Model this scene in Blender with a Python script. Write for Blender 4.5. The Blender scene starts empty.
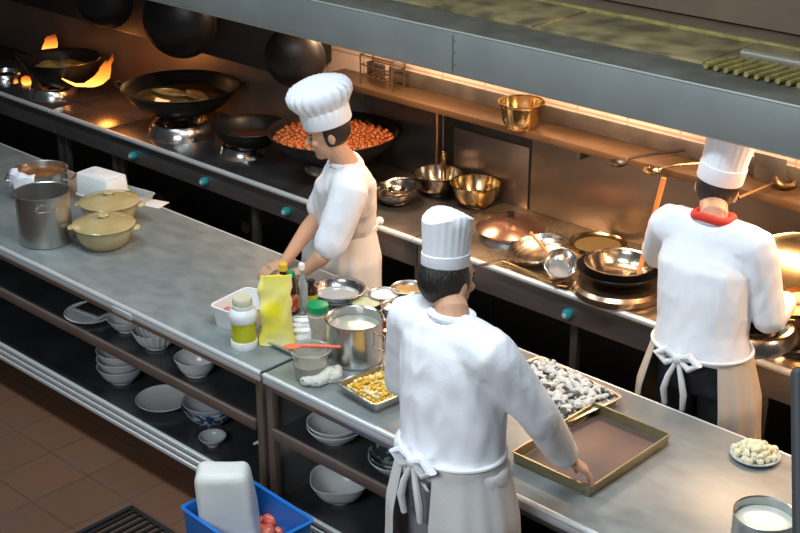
import bpy, bmesh, math, random
from mathutils import Vector as V, Matrix, noise
random.seed(7)
C = bpy.context.scene.collection
PI = math.pi
# ---------------------------------------------------------------- camera maths (metres; camera height 3.42)
F = 1380.94
CAM = V((0, 0, 3.42))
RX = V((.728478, .685069, 0)); RU = V((-.272041, .289278, .917775)); RF = V((-.628740, .668579, -.397100))
def ray(px, py): return RX*(px-400) + RU*(266.5-py) + RF*F
def at(px, py, z):
    d = ray(px, py); return CAM + d*((z-CAM.z)/d.z)
def ay(px, py, y):
    d = ray(px, py); return CAM + d*((y-CAM.y)/d.y)
def mpp(p): return (V(p)-CAM).dot(RF)/F          # metres per pixel at a point
def sinel(p):
    d = V(p)-CAM; return -d.z/d.length
# ---------------------------------------------------------------- materials
def mat(name, col, rough=.5, metal=0., var=None, bump=None, scale=(1, 1, 1), col2=None, vs=8., vr=0., emit=None, es=0., alpha=1., spec=.5, trans=0., sss=0., detail=4., ramp=(.35, .65)):
    m = bpy.data.materials.new(name); m.use_nodes = True
    nt = m.node_tree; b = nt.nodes['Principled BSDF']; L = nt.links.new
    b.inputs['Base Color'].default_value = (*col, 1); b.inputs['Roughness'].default_value = rough
    b.inputs['Metallic'].default_value = metal; b.inputs['Alpha'].default_value = alpha
    b.inputs['Specular IOR Level'].default_value = spec; b.inputs['Transmission Weight'].default_value = trans
    if sss: b.inputs['Subsurface Weight'].default_value = sss; b.inputs['Subsurface Scale'].default_value = .01
    if emit: b.inputs['Emission Color'].default_value = (*emit, 1); b.inputs['Emission Strength'].default_value = es
    if col2 or bump or vr:
        tc = nt.nodes.new('ShaderNodeTexCoord'); mp = nt.nodes.new('ShaderNodeMapping')
        mp.inputs['Scale'].default_value = scale; L(tc.outputs['Object'], mp.inputs['Vector'])
        n = nt.nodes.new('ShaderNodeTexNoise'); n.inputs['Scale'].default_value = vs; n.inputs['Detail'].default_value = detail
        L(mp.outputs[0], n.inputs['Vector'])
        if col2:
            r = nt.nodes.new('ShaderNodeValToRGB'); r.color_ramp.elements[0].position = ramp[0]; r.color_ramp.elements[1].position = ramp[1]
            r.color_ramp.elements[0].color = (*col, 1); r.color_ramp.elements[1].color = (*col2, 1)
            L(n.outputs['Fac'], r.inputs['Fac']); L(r.outputs['Color'], b.inputs['Base Color'])
        if vr:
            mr = nt.nodes.new('ShaderNodeMapRange'); mr.inputs['To Min'].default_value = max(.03, rough-vr); mr.inputs['To Max'].default_value = rough+vr
            L(n.outputs['Fac'], mr.inputs['Value']); L(mr.outputs[0], b.inputs['Roughness'])
        if bump:
            bp = nt.nodes.new('ShaderNodeBump'); bp.inputs['Strength'].default_value = bump; bp.inputs['Distance'].default_value = .01
            L(n.outputs['Fac'], bp.inputs['Height']); L(bp.outputs[0], b.inputs['Normal'])
    return m
def brick_mat(name, c1, c2, mortar, w, h, rough=.5, msize=.01, noise_amt=.5, dirt=(.1, .06, .03), axes='XY', off=0.):
    m = bpy.data.materials.new(name); m.use_nodes = True
    nt = m.node_tree; b = nt.nodes['Principled BSDF']; L = nt.links.new
    tc = nt.nodes.new('ShaderNodeTexCoord'); mp = nt.nodes.new('ShaderNodeMapping')
    if axes == 'XZ': mp.inputs['Rotation'].default_value = (-PI/2, 0, 0)
    L(tc.outputs['Object'], mp.inputs['Vector'])
    br = nt.nodes.new('ShaderNodeTexBrick'); br.inputs['Scale'].default_value = 1; br.offset = off
    br.inputs['Color1'].default_value = (*c1, 1); br.inputs['Color2'].default_value = (*c2, 1); br.inputs['Mortar'].default_value = (*mortar, 1)
    br.inputs['Brick Width'].default_value = w; br.inputs['Row Height'].default_value = h; br.inputs['Mortar Size'].default_value = msize
    L(mp.outputs[0], br.inputs['Vector'])
    n = nt.nodes.new('ShaderNodeTexNoise'); n.inputs['Scale'].default_value = 3; n.inputs['Detail'].default_value = 6; L(mp.outputs[0], n.inputs['Vector'])
    r = nt.nodes.new('ShaderNodeValToRGB'); r.color_ramp.elements[0].position = .45; r.color_ramp.elements[1].position = .7
    r.color_ramp.elements[0].color = (0, 0, 0, 1); r.color_ramp.elements[1].color = (noise_amt,)*3+(1,)
    L(n.outputs['Fac'], r.inputs['Fac'])
    mx = nt.nodes.new('ShaderNodeMixRGB'); mx.inputs['Color2'].default_value = (*dirt, 1)
    L(r.outputs['Color'], mx.inputs['Fac']); L(br.outputs['Color'], mx.inputs['Color1']); L(mx.outputs[0], b.inputs['Base Color'])
    b.inputs['Roughness'].default_value = rough
    bp = nt.nodes.new('ShaderNodeBump'); bp.inputs['Strength'].default_value = .4; bp.inputs['Distance'].default_value = .004
    iv = nt.nodes.new('ShaderNodeMath'); iv.operation = 'SUBTRACT'; iv.inputs[0].default_value = 1; L(br.outputs['Fac'], iv.inputs[1])
    L(iv.outputs[0], bp.inputs['Height']); L(bp.outputs[0], b.inputs['Normal'])
    return m
STEEL = mat('worktop_steel', (.185, .21, .212), .42, .35, col2=(.33, .365, .36), vs=9, scale=(1, 1.8, 1), vr=.10, detail=10, ramp=(.1, .9))
EDGE = mat('edge_steel', (.66, .69, .69), .34, .35)
PANELST = mat('side_panel_steel', (.36, .36, .35), .35, .6, col2=(.26, .26, .26), vs=3)
POLISH = mat('polished_steel', (.62, .61, .59), .22, 1., vs=30, vr=.05, scale=(1, 1, .1))
BRUSH = mat('brushed_steel', (.5, .49, .47), .32, .95, vs=12, vr=.1)
BOWLST = mat('bowl_steel', (.66, .6, .5), .2, 1., col2=(.5, .44, .35), vs=6, vr=.06)
BRASSY = mat('grease_tinted_steel', (.62, .48, .27), .2, 1., col2=(.38, .28, .14), vs=5, vr=.08)
DARKST = mat('dark_steel', (.12, .115, .11), .35, .8, col2=(.2, .19, .18), vs=4, vr=.1)
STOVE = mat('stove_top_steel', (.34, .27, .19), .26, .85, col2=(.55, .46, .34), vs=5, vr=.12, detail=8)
STOVEDK = mat('stove_top_dark_reflection', (.05, .048, .046), .3, .6, col2=(.11, .10, .095), vs=5, vr=.12, detail=8)  # same steel with its dark reflection put into the base colour
FASC = mat('stove_front_steel', (.16, .15, .15), .4, .7, col2=(.26, .25, .24), vs=2, vr=.1, scale=(.6, 1, 3))
BLACK = mat('black_enamel', (.012, .012, .012), .5, 0)
IRON = mat('black_iron', (.02, .019, .018), .38, .6, bump=.15, vs=20)
SHELFB = mat('brown_shelf_edge', (.16, .115, .09), .45, .4, col2=(.2, .15, .13), vs=4)
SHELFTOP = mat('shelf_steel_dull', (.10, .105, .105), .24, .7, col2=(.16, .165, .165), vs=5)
HOODF = mat('hood_fascia_paint', (.185, .205, .205), .5, .25, col2=(.22, .242, .24), vs=3, vr=.05)
HOODS = mat('hood_top_border', (.085, .088, .072), .5, .2, col2=(.14, .14, .115), vs=7, detail=8)
GREASE = mat('greasy_panel', (.30, .24, .11), .45, .1, col2=(.10, .08, .045), vs=7, detail=8, bump=.3)
GREASE2 = mat('greasy_beading', (.3, .25, .075), .4, 0, col2=(.18, .14, .045), vs=20, bump=.4)
BROWNW = mat('brown_wall', (.11, .08, .05), .5, 0, col2=(.15, .11, .07), vs=3)
WALLT = brick_mat('cream_tiles', (.60, .48, .41), (.57, .45, .385), (.36, .27, .21), .3, .2, .3, .006, .35, axes='XZ')
FLOORT = brick_mat('quarry_tiles', (.155, .075, .042), (.135, .065, .038), (.105, .052, .032), .30, .30, .36, .006, .8, dirt=(.12, .075, .055))
COPPERY = mat('oily_shelf', (.15, .09, .045), .34, .4, col2=(.09, .052, .026), vs=4, scale=(.5, 2, 1), vr=.1)
UPST = mat('shelf_upstand', (.075, .062, .053), .55, .1, col2=(.045, .037, .031), vs=9)
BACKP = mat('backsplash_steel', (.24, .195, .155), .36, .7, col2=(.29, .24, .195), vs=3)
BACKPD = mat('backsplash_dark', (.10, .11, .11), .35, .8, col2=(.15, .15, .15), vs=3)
COTTON = mat('white_cotton', (.80, .82, .86), .85, 0, bump=.12, vs=160)
COTTON2 = mat('apron_cotton', (.70, .70, .68), .9, 0, bump=.12, vs=160)
BEIGE = mat('cream_apron_cotton', (.62, .54, .44), .9, 0, bump=.12, vs=160)
NAVY = mat('dark_trousers', (.02, .022, .03), .8, 0, bump=.2, vs=100)
SKIN = mat('skin', (.55, .31, .19), .5, 0, sss=.1, bump=.05, vs=90)
HAIR = mat('black_hair', (.014, .010, .009), .5, 0, bump=.8, vs=120, scale=(1, 1, .2))
RED = mat('red_cloth', (.62, .035, .02), .8)
SHOE = mat('shoe_rubber', (.02, .02, .02), .5)
WHITEP = mat('white_plastic', (.78, .80, .80), .35, 0, spec=.4)
PORC = mat('white_porcelain', (.66, .67, .67), .15, 0)
PORCG = mat('grey_porcelain', (.5, .53, .55), .18, 0)
CLAY = mat('glazed_clay', (.50, .43, .23), .22, 0, col2=(.42, .34, .16), vs=9, vr=.05)
CLAYD = mat('clay_lid', (.46, .37, .19), .15, 0, col2=(.36, .28, .12), vs=7)
YELLOW = mat('yellow_bag', (.86, .74, .02), .38, 0, col2=(.88, .84, .42), vs=4, bump=.4, ramp=(.42, .6))
GLASS = mat('clear_glass', (.9, .95, .93), .04, 0, trans=.95)
CLEARP = mat('clear_plastic', (.8, .84, .82), .25, 0, trans=.6, bump=.5, vs=25)
GREENP = mat('green_cap', (.0, .27, .10), .4)
YELP = mat('yellow_cap', (.75, .5, .03), .4)
ORANGEP = mat('orange_utensil', (.85, .16, .06), .4)
REDL = mat('red_label', (.5, .05, .03), .45, col2=(.62, .3, .2), vs=30, ramp=(.55, .6))
YGL = mat('lime_label', (.55, .6, .05), .45)
OILG = mat('yellow_green_oil', (.50, .52, .02), .15, 0)
DARKL = mat('dark_sauce', (.05, .018, .01), .15)
POWD = mat('pepper_powder', (.34, .32, .25), .8, col2=(.42, .4, .33), vs=40)
BLUEP = mat('blue_plastic', (.012, .16, .55), .35)
FOAM = mat('white_foam_bag', (.72, .74, .71), .6, 0, bump=.5, vs=6)
WOOD = mat('orange_wood_handle', (.62, .26, .08), .45, 0, col2=(.5, .2, .06), vs=6, scale=(6, 6, 1))
BROTH = mat('brown_broth', (.20, .075, .025), .2, 0, col2=(.3, .14, .05), vs=20)
MILK = mat('milky_liquid', (.62, .66, .6), .25)
SALT = mat('white_seasoning', (.8, .8, .79), .7, bump=.4, vs=50)
PASTE = mat('pale_green_paste', (.50, .54, .36), .6, 0, col2=(.42, .46, .28), vs=30, bump=.5)
OCHRE = mat('ochre_sauce', (.30, .21, .06), .3, 0, col2=(.22, .14, .04), vs=20)
COPPOT = mat('copper_brown_pot', (.42, .2, .12), .3, .7)
RUST = mat('brown_tray_enamel', (.17, .105, .085), .5, .1, col2=(.12, .09, .085), vs=4)
TRAYOUT = mat('tray_tinned', (.36, .33, .2), .35, .6, col2=(.28, .24, .13), vs=8)
FIRE = None
def flame_mat():
    m = bpy.data.materials.new('flame'); m.use_nodes = True; nt = m.node_tree; nt.nodes.clear(); L = nt.links.new
    o = nt.nodes.new('ShaderNodeOutputMaterial'); e = nt.nodes.new('ShaderNodeEmission'); tc = nt.nodes.new('ShaderNodeTexCoord')
    s = nt.nodes.new('ShaderNodeSeparateXYZ'); r = nt.nodes.new('ShaderNodeValToRGB'); L(tc.outputs['Generated'], s.inputs[0]); L(s.outputs['Z'], r.inputs['Fac'])
    el = r.color_ramp.elements; el[0].color = (1, .50, .10, 1); el[1].color = (.55, .08, .01, 1); el[1].position = 1
    k = el.new(.45); k.color = (1, .27, .03, 1)
    L(r.outputs[0], e.inputs['Color'])
    st = nt.nodes.new('ShaderNodeMapRange'); st.inputs['To Min'].default_value = 3.2; st.inputs['To Max'].default_value = .8; L(s.outputs['Z'], st.inputs['Value']); L(st.outputs[0], e.inputs['Strength'])
    t = nt.nodes.new('ShaderNodeBsdfTransparent'); mx = nt.nodes.new('ShaderNodeMixShader')
    mr = nt.nodes.new('ShaderNodeMapRange'); mr.inputs['To Min'].default_value = .95; mr.inputs['To Max'].default_value = .15
    L(s.outputs['Z'], mr.inputs['Value']); L(mr.outputs[0], mx.inputs['Fac']); L(t.outputs[0], mx.inputs[1]); L(e.outputs[0], mx.inputs[2]); L(mx.outputs[0], o.inputs['Surface'])
    return m
FIRE = flame_mat()
LAMP = mat('lamp_glow', (1, .8, .55), .5, emit=(1, .62, .3), es=12)
# ---------------------------------------------------------------- mesh helpers
def tag(o, label, cat, group=None, kind=None):
    if label: o['label'] = label
    if cat: o['category'] = cat
    if group: o['group'] = group
    if kind: o['kind'] = kind
    return o
def thing(name, label, cat, loc=(0, 0, 0), rotz=0, group=None):
    o = bpy.data.objects.new(name, None); C.objects.link(o); o.empty_display_size = .05
    o.location = loc; o.rotation_euler = (0, 0, rotz); return tag(o, label, cat, group)
def obj(name, bm, m, parent=None, loc=None, smooth=True, label=None, rot=None):
    bmesh.ops.recalc_face_normals(bm, faces=bm.faces)
    me = bpy.data.meshes.new(name); bm.to_mesh(me); bm.free()
    me.materials.append(m)
    if smooth:
        me.polygons.foreach_set('use_smooth', [True]*len(me.polygons))
        try: me.set_sharp_from_angle(angle=math.radians(40))
        except Exception: pass
    o = bpy.data.objects.new(name, me); C.objects.link(o)
    if parent: o.parent = parent
    if loc is not None: o.location = loc
    if rot is not None: o.rotation_euler = rot
    if label: o['label'] = label
    return o
def B(): return bmesh.new()
def box(bm, c, s, bev=.0, rot=None, seg=2):
    r = bmesh.ops.create_cube(bm, size=1); vs = r['verts']
    bmesh.ops.scale(bm, vec=s, verts=vs)
    if bev:
        es = list({e for v in vs for e in v.link_edges})
        g = bmesh.ops.bevel(bm, geom=es, offset=bev, segments=seg, affect='EDGES', profile=.5); vs = list({v for f in g['faces'] for v in f.verts} | {v for v in vs if v.is_valid})
    if rot: bmesh.ops.rotate(bm, verts=vs, cent=(0, 0, 0), matrix=Matrix.Rotation(rot[1], 3, rot[0]))
    bmesh.ops.translate(bm, vec=c, verts=vs); return vs
def boxb(a, b, bev=.0):
    bm = B(); a = V(a); b = V(b); box(bm, (a+b)/2, b-a, bev); return bm
def lathe(bm, prof, seg=40, c=(0, 0, 0), wob=None):
    rings = []
    for r, z in prof:
        if r < 1e-6: rings.append([bm.verts.new((c[0], c[1], c[2]+z))])
        else:
            rg = []
            for i in range(seg):
                a = 2*PI*i/seg; k = wob(a, z) if wob else 1
                rg.append(bm.verts.new((c[0]+r*k*math.cos(a), c[1]+r*k*math.sin(a), c[2]+z)))
            rings.append(rg)
    for p, q in zip(rings, rings[1:]):
        if len(p) == 1 and len(q) == 1: continue
        for i in range(seg):
            j = (i+1) % seg
            if len(p) == 1: bm.faces.new((p[0], q[j], q[i]))
            elif len(q) == 1: bm.faces.new((p[i], p[j], q[0]))
            else: bm.faces.new((p[i], p[j], q[j], q[i]))
    return bm
def frame_of(d):
    d = d.normalized(); u = V((0, 0, 1)) if abs(d.z) < .9 else V((1, 0, 0)); s = d.cross(u).normalized(); return s, s.cross(d).normalized()
def tube(bm, pts, rad, seg=10, close=False):
    pts = [V(p) for p in pts]; n = len(pts)
    if not isinstance(rad, (list, tuple)): rad = [rad]*n
    rings = []; s = None
    for i, p in enumerate(pts):
        d = (pts[(i+1) % n]-pts[i-1]) if close else (pts[min(i+1, n-1)]-pts[max(i-1, 0)])
        if d.length < 1e-9: d = V((0, 0, 1))
        d.normalize()
        if s is None: s, u = frame_of(d)
        else: s = (s-d*s.dot(d)).normalized(); u = s.cross(d)
        rings.append([bm.verts.new(p+(s*math.cos(2*PI*k/seg)+u*math.sin(2*PI*k/seg))*rad[i]) for k in range(seg)])
    rr = list(zip(rings, rings[1:])) + ([(rings[-1], rings[0])] if close else [])
    for a, b in rr:
        for k in range(seg): bm.faces.new((a[k], a[(k+1) % seg], b[(k+1) % seg], b[k]))
    if not close: bm.faces.new(rings[0][::-1]); bm.faces.new(rings[-1])
    return bm
def loft(bm, secs, seg=24):
    """secs: (centre, half vector a, half vector b) elliptical rings, capped"""
    rings = [[bm.verts.new(V(c)+V(a)*math.cos(2*PI*k/seg)+V(b)*math.sin(2*PI*k/seg)) for k in range(seg)] for c, a, b in secs]
    for p, q in zip(rings, rings[1:]):
        for k in range(seg): bm.faces.new((p[k], p[(k+1) % seg], q[(k+1) % seg], q[k]))
    bm.faces.new(rings[0][::-1]); bm.faces.new(rings[-1]); return bm
def limb(bm, pts, rads, seg=14, cap=True):
    """tapered limb with round ends, resampled smoothly"""
    P = []; R = []
    pts = [V(p) for p in pts]
    for i in range(len(pts)-1):
        for k in range(5):
            t = k/5; P.append(pts[i].lerp(pts[i+1], t)); R.append(rads[i]*(1-t)+rads[i+1]*t)
    P.append(pts[-1]); R.append(rads[-1])
    if cap:
        d0 = (P[0]-P[1]).normalized(); d1 = (P[-1]-P[-2]).normalized()
        a = [(P[0]+d0*R[0]*math.sin(t), R[0]*math.cos(t)) for t in (1.35, .95, .5)]
        b = [(P[-1]+d1*R[-1]*math.sin(t), R[-1]*math.cos(t)) for t in (.5, .95, 1.35)]
        P = [x[0] for x in a]+P+[x[0] for x in b]; R = [x[1] for x in a]+R+[x[1] for x in b]
    return tube(bm, P, R, seg)
def ellips(bm, c, rx, ry, rz, m3=None, u=20, v=12):
    r = bmesh.ops.create_uvsphere(bm, u_segments=u, v_segments=v, radius=1)['verts']
    bmesh.ops.scale(bm, vec=(rx, ry, rz), verts=r)
    if m3: bmesh.ops.transform(bm, matrix=m3.to_4x4(), verts=r)
    bmesh.ops.translate(bm, vec=c, verts=r); return r
def rrect(w, d, r, n=5):
    """rounded rectangle outline"""
    o = []
    for sx, sy, a0 in ((1, 1, 0), (-1, 1, PI/2), (-1, -1, PI), (1, -1, 1.5*PI)):
        for k in range(n+1):
            a = a0+PI/2*k/n; o.append((sx*(w/2-r)+r*math.cos(a), sy*(d/2-r)+r*math.sin(a)))
    return o
def tray_bm(w, d, h, t=.003, rim=.01, r=.02, flare=.0, n=5):
    """open rectangular vessel with wall thickness and rim"""
    bm = B(); rings = []
    def ring(dw, z): rings.append([bm.verts.new((x, y, z)) for x, y in rrect(w+dw, d+dw, max(.002, r+dw/2 if r+dw/2 > 0 else .002), n)])
    ring(-2*flare-.004, 0); ring(-2*flare, .004); ring(0, h-.004); ring(2*rim, h-.003); ring(2*rim, h); ring(-2*t, h); ring(-2*flare-2*t, t+.001)
    for p, q in zip(rings, rings[1:]):
        N = len(p)
        for k in range(N): bm.faces.new((p[k], p[(k+1) % N], q[(k+1) % N], q[k]))
    bm.faces.new(rings[0][::-1]); bm.faces.new(rings[-1]); return bm
def bake(o, mods):
    for k, kw in mods:
        md = o.modifiers.new(k, k)
        for a, b in kw.items(): setattr(md, a, b)
    dg = bpy.context.evaluated_depsgraph_get(); dg.update(); me = bpy.data.meshes.new_from_object(o.evaluated_get(dg))
    old = o.data; o.modifiers.clear(); o.data = me; bpy.data.meshes.remove(old)
    me.polygons.foreach_set('use_smooth', [True]*len(me.polygons)); return o
def wrinkle(o, amp, sc, seed=0., stretch=(1, 1, .45)):
    me = o.data
    for v in me.vertices:
        p = V((v.co.x*sc*stretch[0]+seed, v.co.y*sc*stretch[1], v.co.z*sc*stretch[2]))
        n = noise.noise(p)*.7+noise.noise(p*2.3)*.4; n = 1-abs(n)*2
        v.co += v.normal*amp*n
# ---------------------------------------------------------------- setting
def struct(name, bm, m, smooth=False):
    o = obj(name, bm, m, smooth=smooth); o['kind'] = 'structure'; return o
struct('floor', boxb((-11, 1.0, -.05), (0.5, 5.46, 0)), FLOORT)
struct('wall_back', boxb((-11, 5.44, 0), (0.5, 5.56, 1.985)), WALLT)
struct('trim_1', boxb((-11, 5.40, 1.985), (0.5, 5.56, 4.2)), BROWNW)
struct('wall_left', boxb((-11.1, 1.0, -.05), (-11, 5.56, 4.2)), BROWNW)
# floor drain grate near the crate
g = thing('floor_grate', 'black slotted drain grate let into the tiled floor beside the blue crate', 'drain grate', at(146, 556, 0))
bm = B(); box(bm, (0, -.17, .008), (.66, .02, .016), .003); box(bm, (0, .17, .008), (.66, .02, .016), .003); box(bm, (.33, 0, .008), (.02, .36, .016)); box(bm, (-.33, 0, .008), (.02, .36, .016)); obj('frame', bm, BLACK, g)
bm = B()
for i in range(16): box(bm, (-.30+i*.04, 0, .007), (.014, .34, .012))
obj('slats', bm, BLACK, g)
# ---------------------------------------------------------------- work tables
YF, YB, ZT = 3.205, 4.088, .82
def worktable(x0, x1, label):
    t = thing('work_table', label, 'table', ((x0+x1)/2, (YF+YB)/2, 0)); cx, cy = t.location.x, t.location.y; w = x1-x0; d = YB-YF
    o = obj('worktop', boxb((-w/2, -d/2+.01, ZT-.012), (w/2, d/2, ZT), .002), STEEL, t)
    bm = B(); tube(bm, [(-w/2, -d/2+.013, ZT-.012), (w/2, -d/2+.013, ZT-.012)], .013, 16); box(bm, (0, -d/2+.008, ZT-.028), (w, .014, .030), .003); box(bm, (0, d/2+.003, ZT-.02), (w, .012, .044), .005)
    obj('worktop_edge', bm, EDGE, t)
    obj('apron_rail', boxb((-w/2+.005, -d/2+.015, ZT-.075), (w/2-.005, -d/2+.035, ZT-.042), .003), BRUSH, t)
    for sx in (-1, 1):
        for sy in (-1, 1):
            obj('leg', boxb((sx*(w/2-.022)-.018, sy*(d/2-.03)-.018, 0), (sx*(w/2-.022)+.018, sy*(d/2-.03)+.018, ZT-.045), .004), SHELFB, t, label='brown steel leg')
    obj('side_panel', boxb((-w/2+.002, -d/2+.05, .2), (-w/2+.006, d/2-.05, ZT-.04)), PANELST, t)
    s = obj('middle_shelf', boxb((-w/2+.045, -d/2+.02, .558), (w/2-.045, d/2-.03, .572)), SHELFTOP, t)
    obj('shelf_lip', boxb((-w/2+.042, -d/2, .535), (w/2-.042, -d/2+.018, .582), .003), SHELFB, s)
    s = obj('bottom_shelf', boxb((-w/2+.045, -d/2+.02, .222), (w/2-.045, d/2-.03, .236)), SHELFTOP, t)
    bm = B()
    for k, z in enumerate((.243, .213, .183)): box(bm, (0, -d/2+.008-.006*k, z), (w-.09, .022, .022), .006)
    obj('shelf_lip', bm, EDGE, s)
    obj('back_panel', boxb((-w/2+.04, d/2-.028, .2), (w/2-.04, d/2-.022, ZT-.045)), SHELFTOP, t)  # dark sheet added to block light behind the shelves
    return t
ta = worktable(-9.2, -3.795, 'long stainless steel work table on the left holding the clay pots')
tb = worktable(-3.775, -1.2, 'stainless steel work table on the right holding the baking tray')
p = at(120, 309, .82)
obj('joint_plate', boxb((p.x-.09-ta.location.x, YF-ta.location.y-.004, .772), (p.x+.05-ta.location.x, YF-ta.location.y+.006, .8), .002), EDGE, ta)
# steel pole at the right edge, leaning on the table
a = ay(799, 375, 3.05); b = ay(801, 560, 2.85); a2 = a+(a-b)*.02; fl = a+(b-a)*((a.z)/(a.z-b.z))
bm = B(); tube(bm, [fl+V((0, 0, .03)), a], .022, 16); ellips(bm, a, .022, .022, .022); tag(obj('steel_pole', bm, mat('pole_grey', (.05, .055, .06), .6, .2)), 'dark grey pole leaning against the table at the right edge of the photo', 'pole')
# ---------------------------------------------------------------- vessels
def basez(px, pyb, wpx, z):
    """centre & radius of a round base whose lowest visible point is pyb"""
    c = at(px, pyb, z)
    for _ in range(4):
        r = wpx/2*mpp(c); c = at(px, pyb-wpx/2*sinel(c), z)
    return c, r
def rimz(c, px, pyr): return ay(px, pyr, c.y).z
def potprof(r, h, t=.003, rim=.006, rb=None, curve=0.):
    rb = rb or r; P = [(0, 0), (rb*.93, 0), (rb*.985, .004), (rb, .012)]
    for k in range(1, 9):
        u = k/9; P.append((rb+(r-rb)*(u**(1-curve) if curve else u), .012+(h-.02)*u))
    P += [(r, h-.008), (r+rim, h-.003), (r+rim, h), (r+rim*.4, h+.001), (r-t, h-.003)]
    for k in range(8, 0, -1):
        u = k/9; P.append((rb+(r-rb)*(u**(1-curve) if curve else u)-t, .012+(h-.02)*u))
    P += [(rb-t-.01, t+.003), (0, t+.003)]
    return P
def pot(name, label, px, pyb, wpx, pyr, z, m, cat, rb=None, curve=0, fill=None, fh=.6, group=None, rim=.006, fname='contents', handles=None, hm=None, seg=48, h=None):
    c, r = basez(px, pyb, wpx*(rb or 1), z); r = wpx/2*mpp(c)
    if h is None: h = max(.02, rimz(c, px, pyr)-z)
    t = thing(name, label, cat, c, 0, group)
    obj('bowl_body' if 'bowl' in name else 'body', lathe(B(), potprof(r, h, rim=rim, rb=(rb or 1)*r, curve=curve), seg), m, t)
    if fill:
        zf = h*fh; rbb = (rb or 1)*r; rr = rbb+(r-rbb)*(fh**(1-curve) if curve else fh)-.004
        obj(fname, lathe(B(), [(0, zf-.012), (rr*.97, zf-.012), (rr, zf-.002), (rr*.9, zf), (rr*.5, zf+.002), (0, zf+.003)], 40), fill, t)
    for kind, ang, zz in (handles or []):
        bm = B(); d = V((math.cos(ang), math.sin(ang), 0)); s = V((-d.y, d.x, 0))
        zc = h*zz; w = .045*r/.12; ex = .035*r/.12
        if kind == 'loop': pts = [d*(r-.002)+s*w, d*(r+ex*.8)+s*w, d*(r+ex)+s*w*.7, d*(r+ex)-s*w*.7, d*(r+ex*.8)-s*w, d*(r-.002)-s*w]
        elif kind == 'bail': pts = [d*(r-.002)+V((0, 0, .03)), d*(r+ex)+V((0, 0, .03)), d*(r+ex)-V((0, 0, .04)), d*(r-.002)-V((0, 0, .04))]
        tube(bm, [p+V((0, 0, zc)) for p in pts], .0045, 8); obj('handle', bm, hm or m, t)
    return t, c, r, h
# left group
cang = math.atan2(-RF.y, -RF.x)            # direction from the scene towards the camera
t, c, r, h = pot('stock_pot', 'tall polished steel stock pot standing on the left worktop in front of a shorter pot', 47, 250, 53, 193, ZT, BRUSH, 'pot', handles=[('loop', cang+.35, .80)], rim=.005)
t, c, r, h = pot('stock_pot', 'short wide steel pot of brown broth with a white cloth over its rim', 43, 205, 52, 170, ZT, BRUSH, 'pot', fill=BROTH, fh=.86, handles=[('loop', cang+1.5, .75), ('loop', cang-1.45, .75)])
SP = (c, r, h)
# cloth over the rim of the pot
bm = B(); n1, n2 = 14, 8; gr = []
for i in range(n1+1):
    a = cang-1.5+1.55*i/n1; row = []
    for j in range(n2+1):
        u = j/n2
        if u < .3: rr = r*(.82+.18*u/.3)+.008*u/.3; zz = h+.005+.004*math.sin(i)
        else: rr = r+.014+.006*math.sin(i*1.3+u*5)+.01*(u-.3); zz = h+.006-(u-.3)/.7*(.075+.02*math.sin(i*.9))
        row.append(bm.verts.new((rr*math.cos(a), rr*math.sin(a), zz)))
    gr.append(row)
for i in range(n1):
    for j in range(n2): bm.faces.new((gr[i][j], gr[i+1][j], gr[i+1][j+1], gr[i][j+1]))
o = obj('cloth', bm, COTTON, None, loc=c); tag(o, 'white cloth draped over the rim of the broth pot', 'cloth'); bake(o, [('SOLIDIFY', dict(thickness=.003, offset=1))])
# upturned white plastic container on a yellow sheet and a clear tray
c = at(102, 197, ZT); rz = .18
t = thing('food_tray', 'clear crinkled plastic tray with yellow paper lying under the white container', 'tray', at(118, 198, ZT), .15)
obj('tray_body', tray_bm(.36, .20, .035, flare=.01, rim=.008), CLEARP, t); bm = B(); box(bm, (-.06, -.03, .034), (.2, .16, .006), .002, ('Z', .2)); wv = obj('paper_sheet', bm, mat('yellow_paper', (.75, .68, .3), .7), t)
t = thing('plastic_container', 'upturned white rectangular plastic container behind the clay pots', 'container', at(103, 194.5, ZT+.04), .12)
bm = tray_bm(.27, .16, .115, flare=.008, r=.035, rim=.006); o = obj('container_body', bm, WHITEP, t); o.rotation_euler = (PI, 0, 0); o.location = (0, 0, .115)
bm = B(); box(bm, (0, 0, .116), (.19, .09, .004), .002); obj('base_panel', bm, WHITEP, t)
o = obj('paper_sheet', (lambda bm: (box(bm, (0, 0, .003), (.14, .10, .004), .001), bm)[1])(B()), mat('paper_white', (.66, .66, .63), .7), None, loc=at(153, 204, ZT+.0), rot=(0, 0, .3)); tag(o, 'small white paper lying on the worktop right of the clear tray', 'paper')
def claypot(label, px, pyb, wpx, group=None):
    c, r = basez(px, pyb, wpx*.72, ZT); r = wpx/2*mpp(c); H = r*.72
    t = thing('clay_pot', label, 'pot', c)
    obj('body', lathe(B(), [(0, 0), (r*.58, 0), (r*.66, .006), (r*.84, H*.35), (r*.95, H*.75), (r*1.0, H*.98), (r*1.02, H), (r*.97, H), (r*.93, H*.8), (r*.6, .012), (0, .012)], 48), CLAY, t)
    z0 = H+.002
    l = obj('lid', lathe(B(), [(0, z0-.006), (r*.8, z0-.006), (r*1.03, z0), (r*1.05, z0+.006), (r*1.0, z0+.012), (r*.92, z0+.012), (r*.86, z0+.018), (r*.66, z0+r*.17), (r*.36, z0+r*.235), (r*.16, z0+r*.25), (0, z0+r*.25)], 48), CLAYD, t)
    zt = z0+r*.245
    obj('knob', lathe(B(), [(0, zt-.004), (r*.14, zt-.004), (r*.11, zt+.006), (r*.18, zt+.013), (r*.15, zt+.018), (0, zt+.019)], 24), CLAY, l)
    for s in (-1, 1):
        bm = B(); d = RX.normalized()*s; u = V((-d.y, d.x, 0))
        vs = ellips(bm, d*(r*1.06)+V((0, 0, H-.012)), r*.16, r*.24, .010, Matrix.Rotation(math.atan2(d.y, d.x), 3, 'Z')); obj('handle', bm, CLAY, t)
    return t
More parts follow.
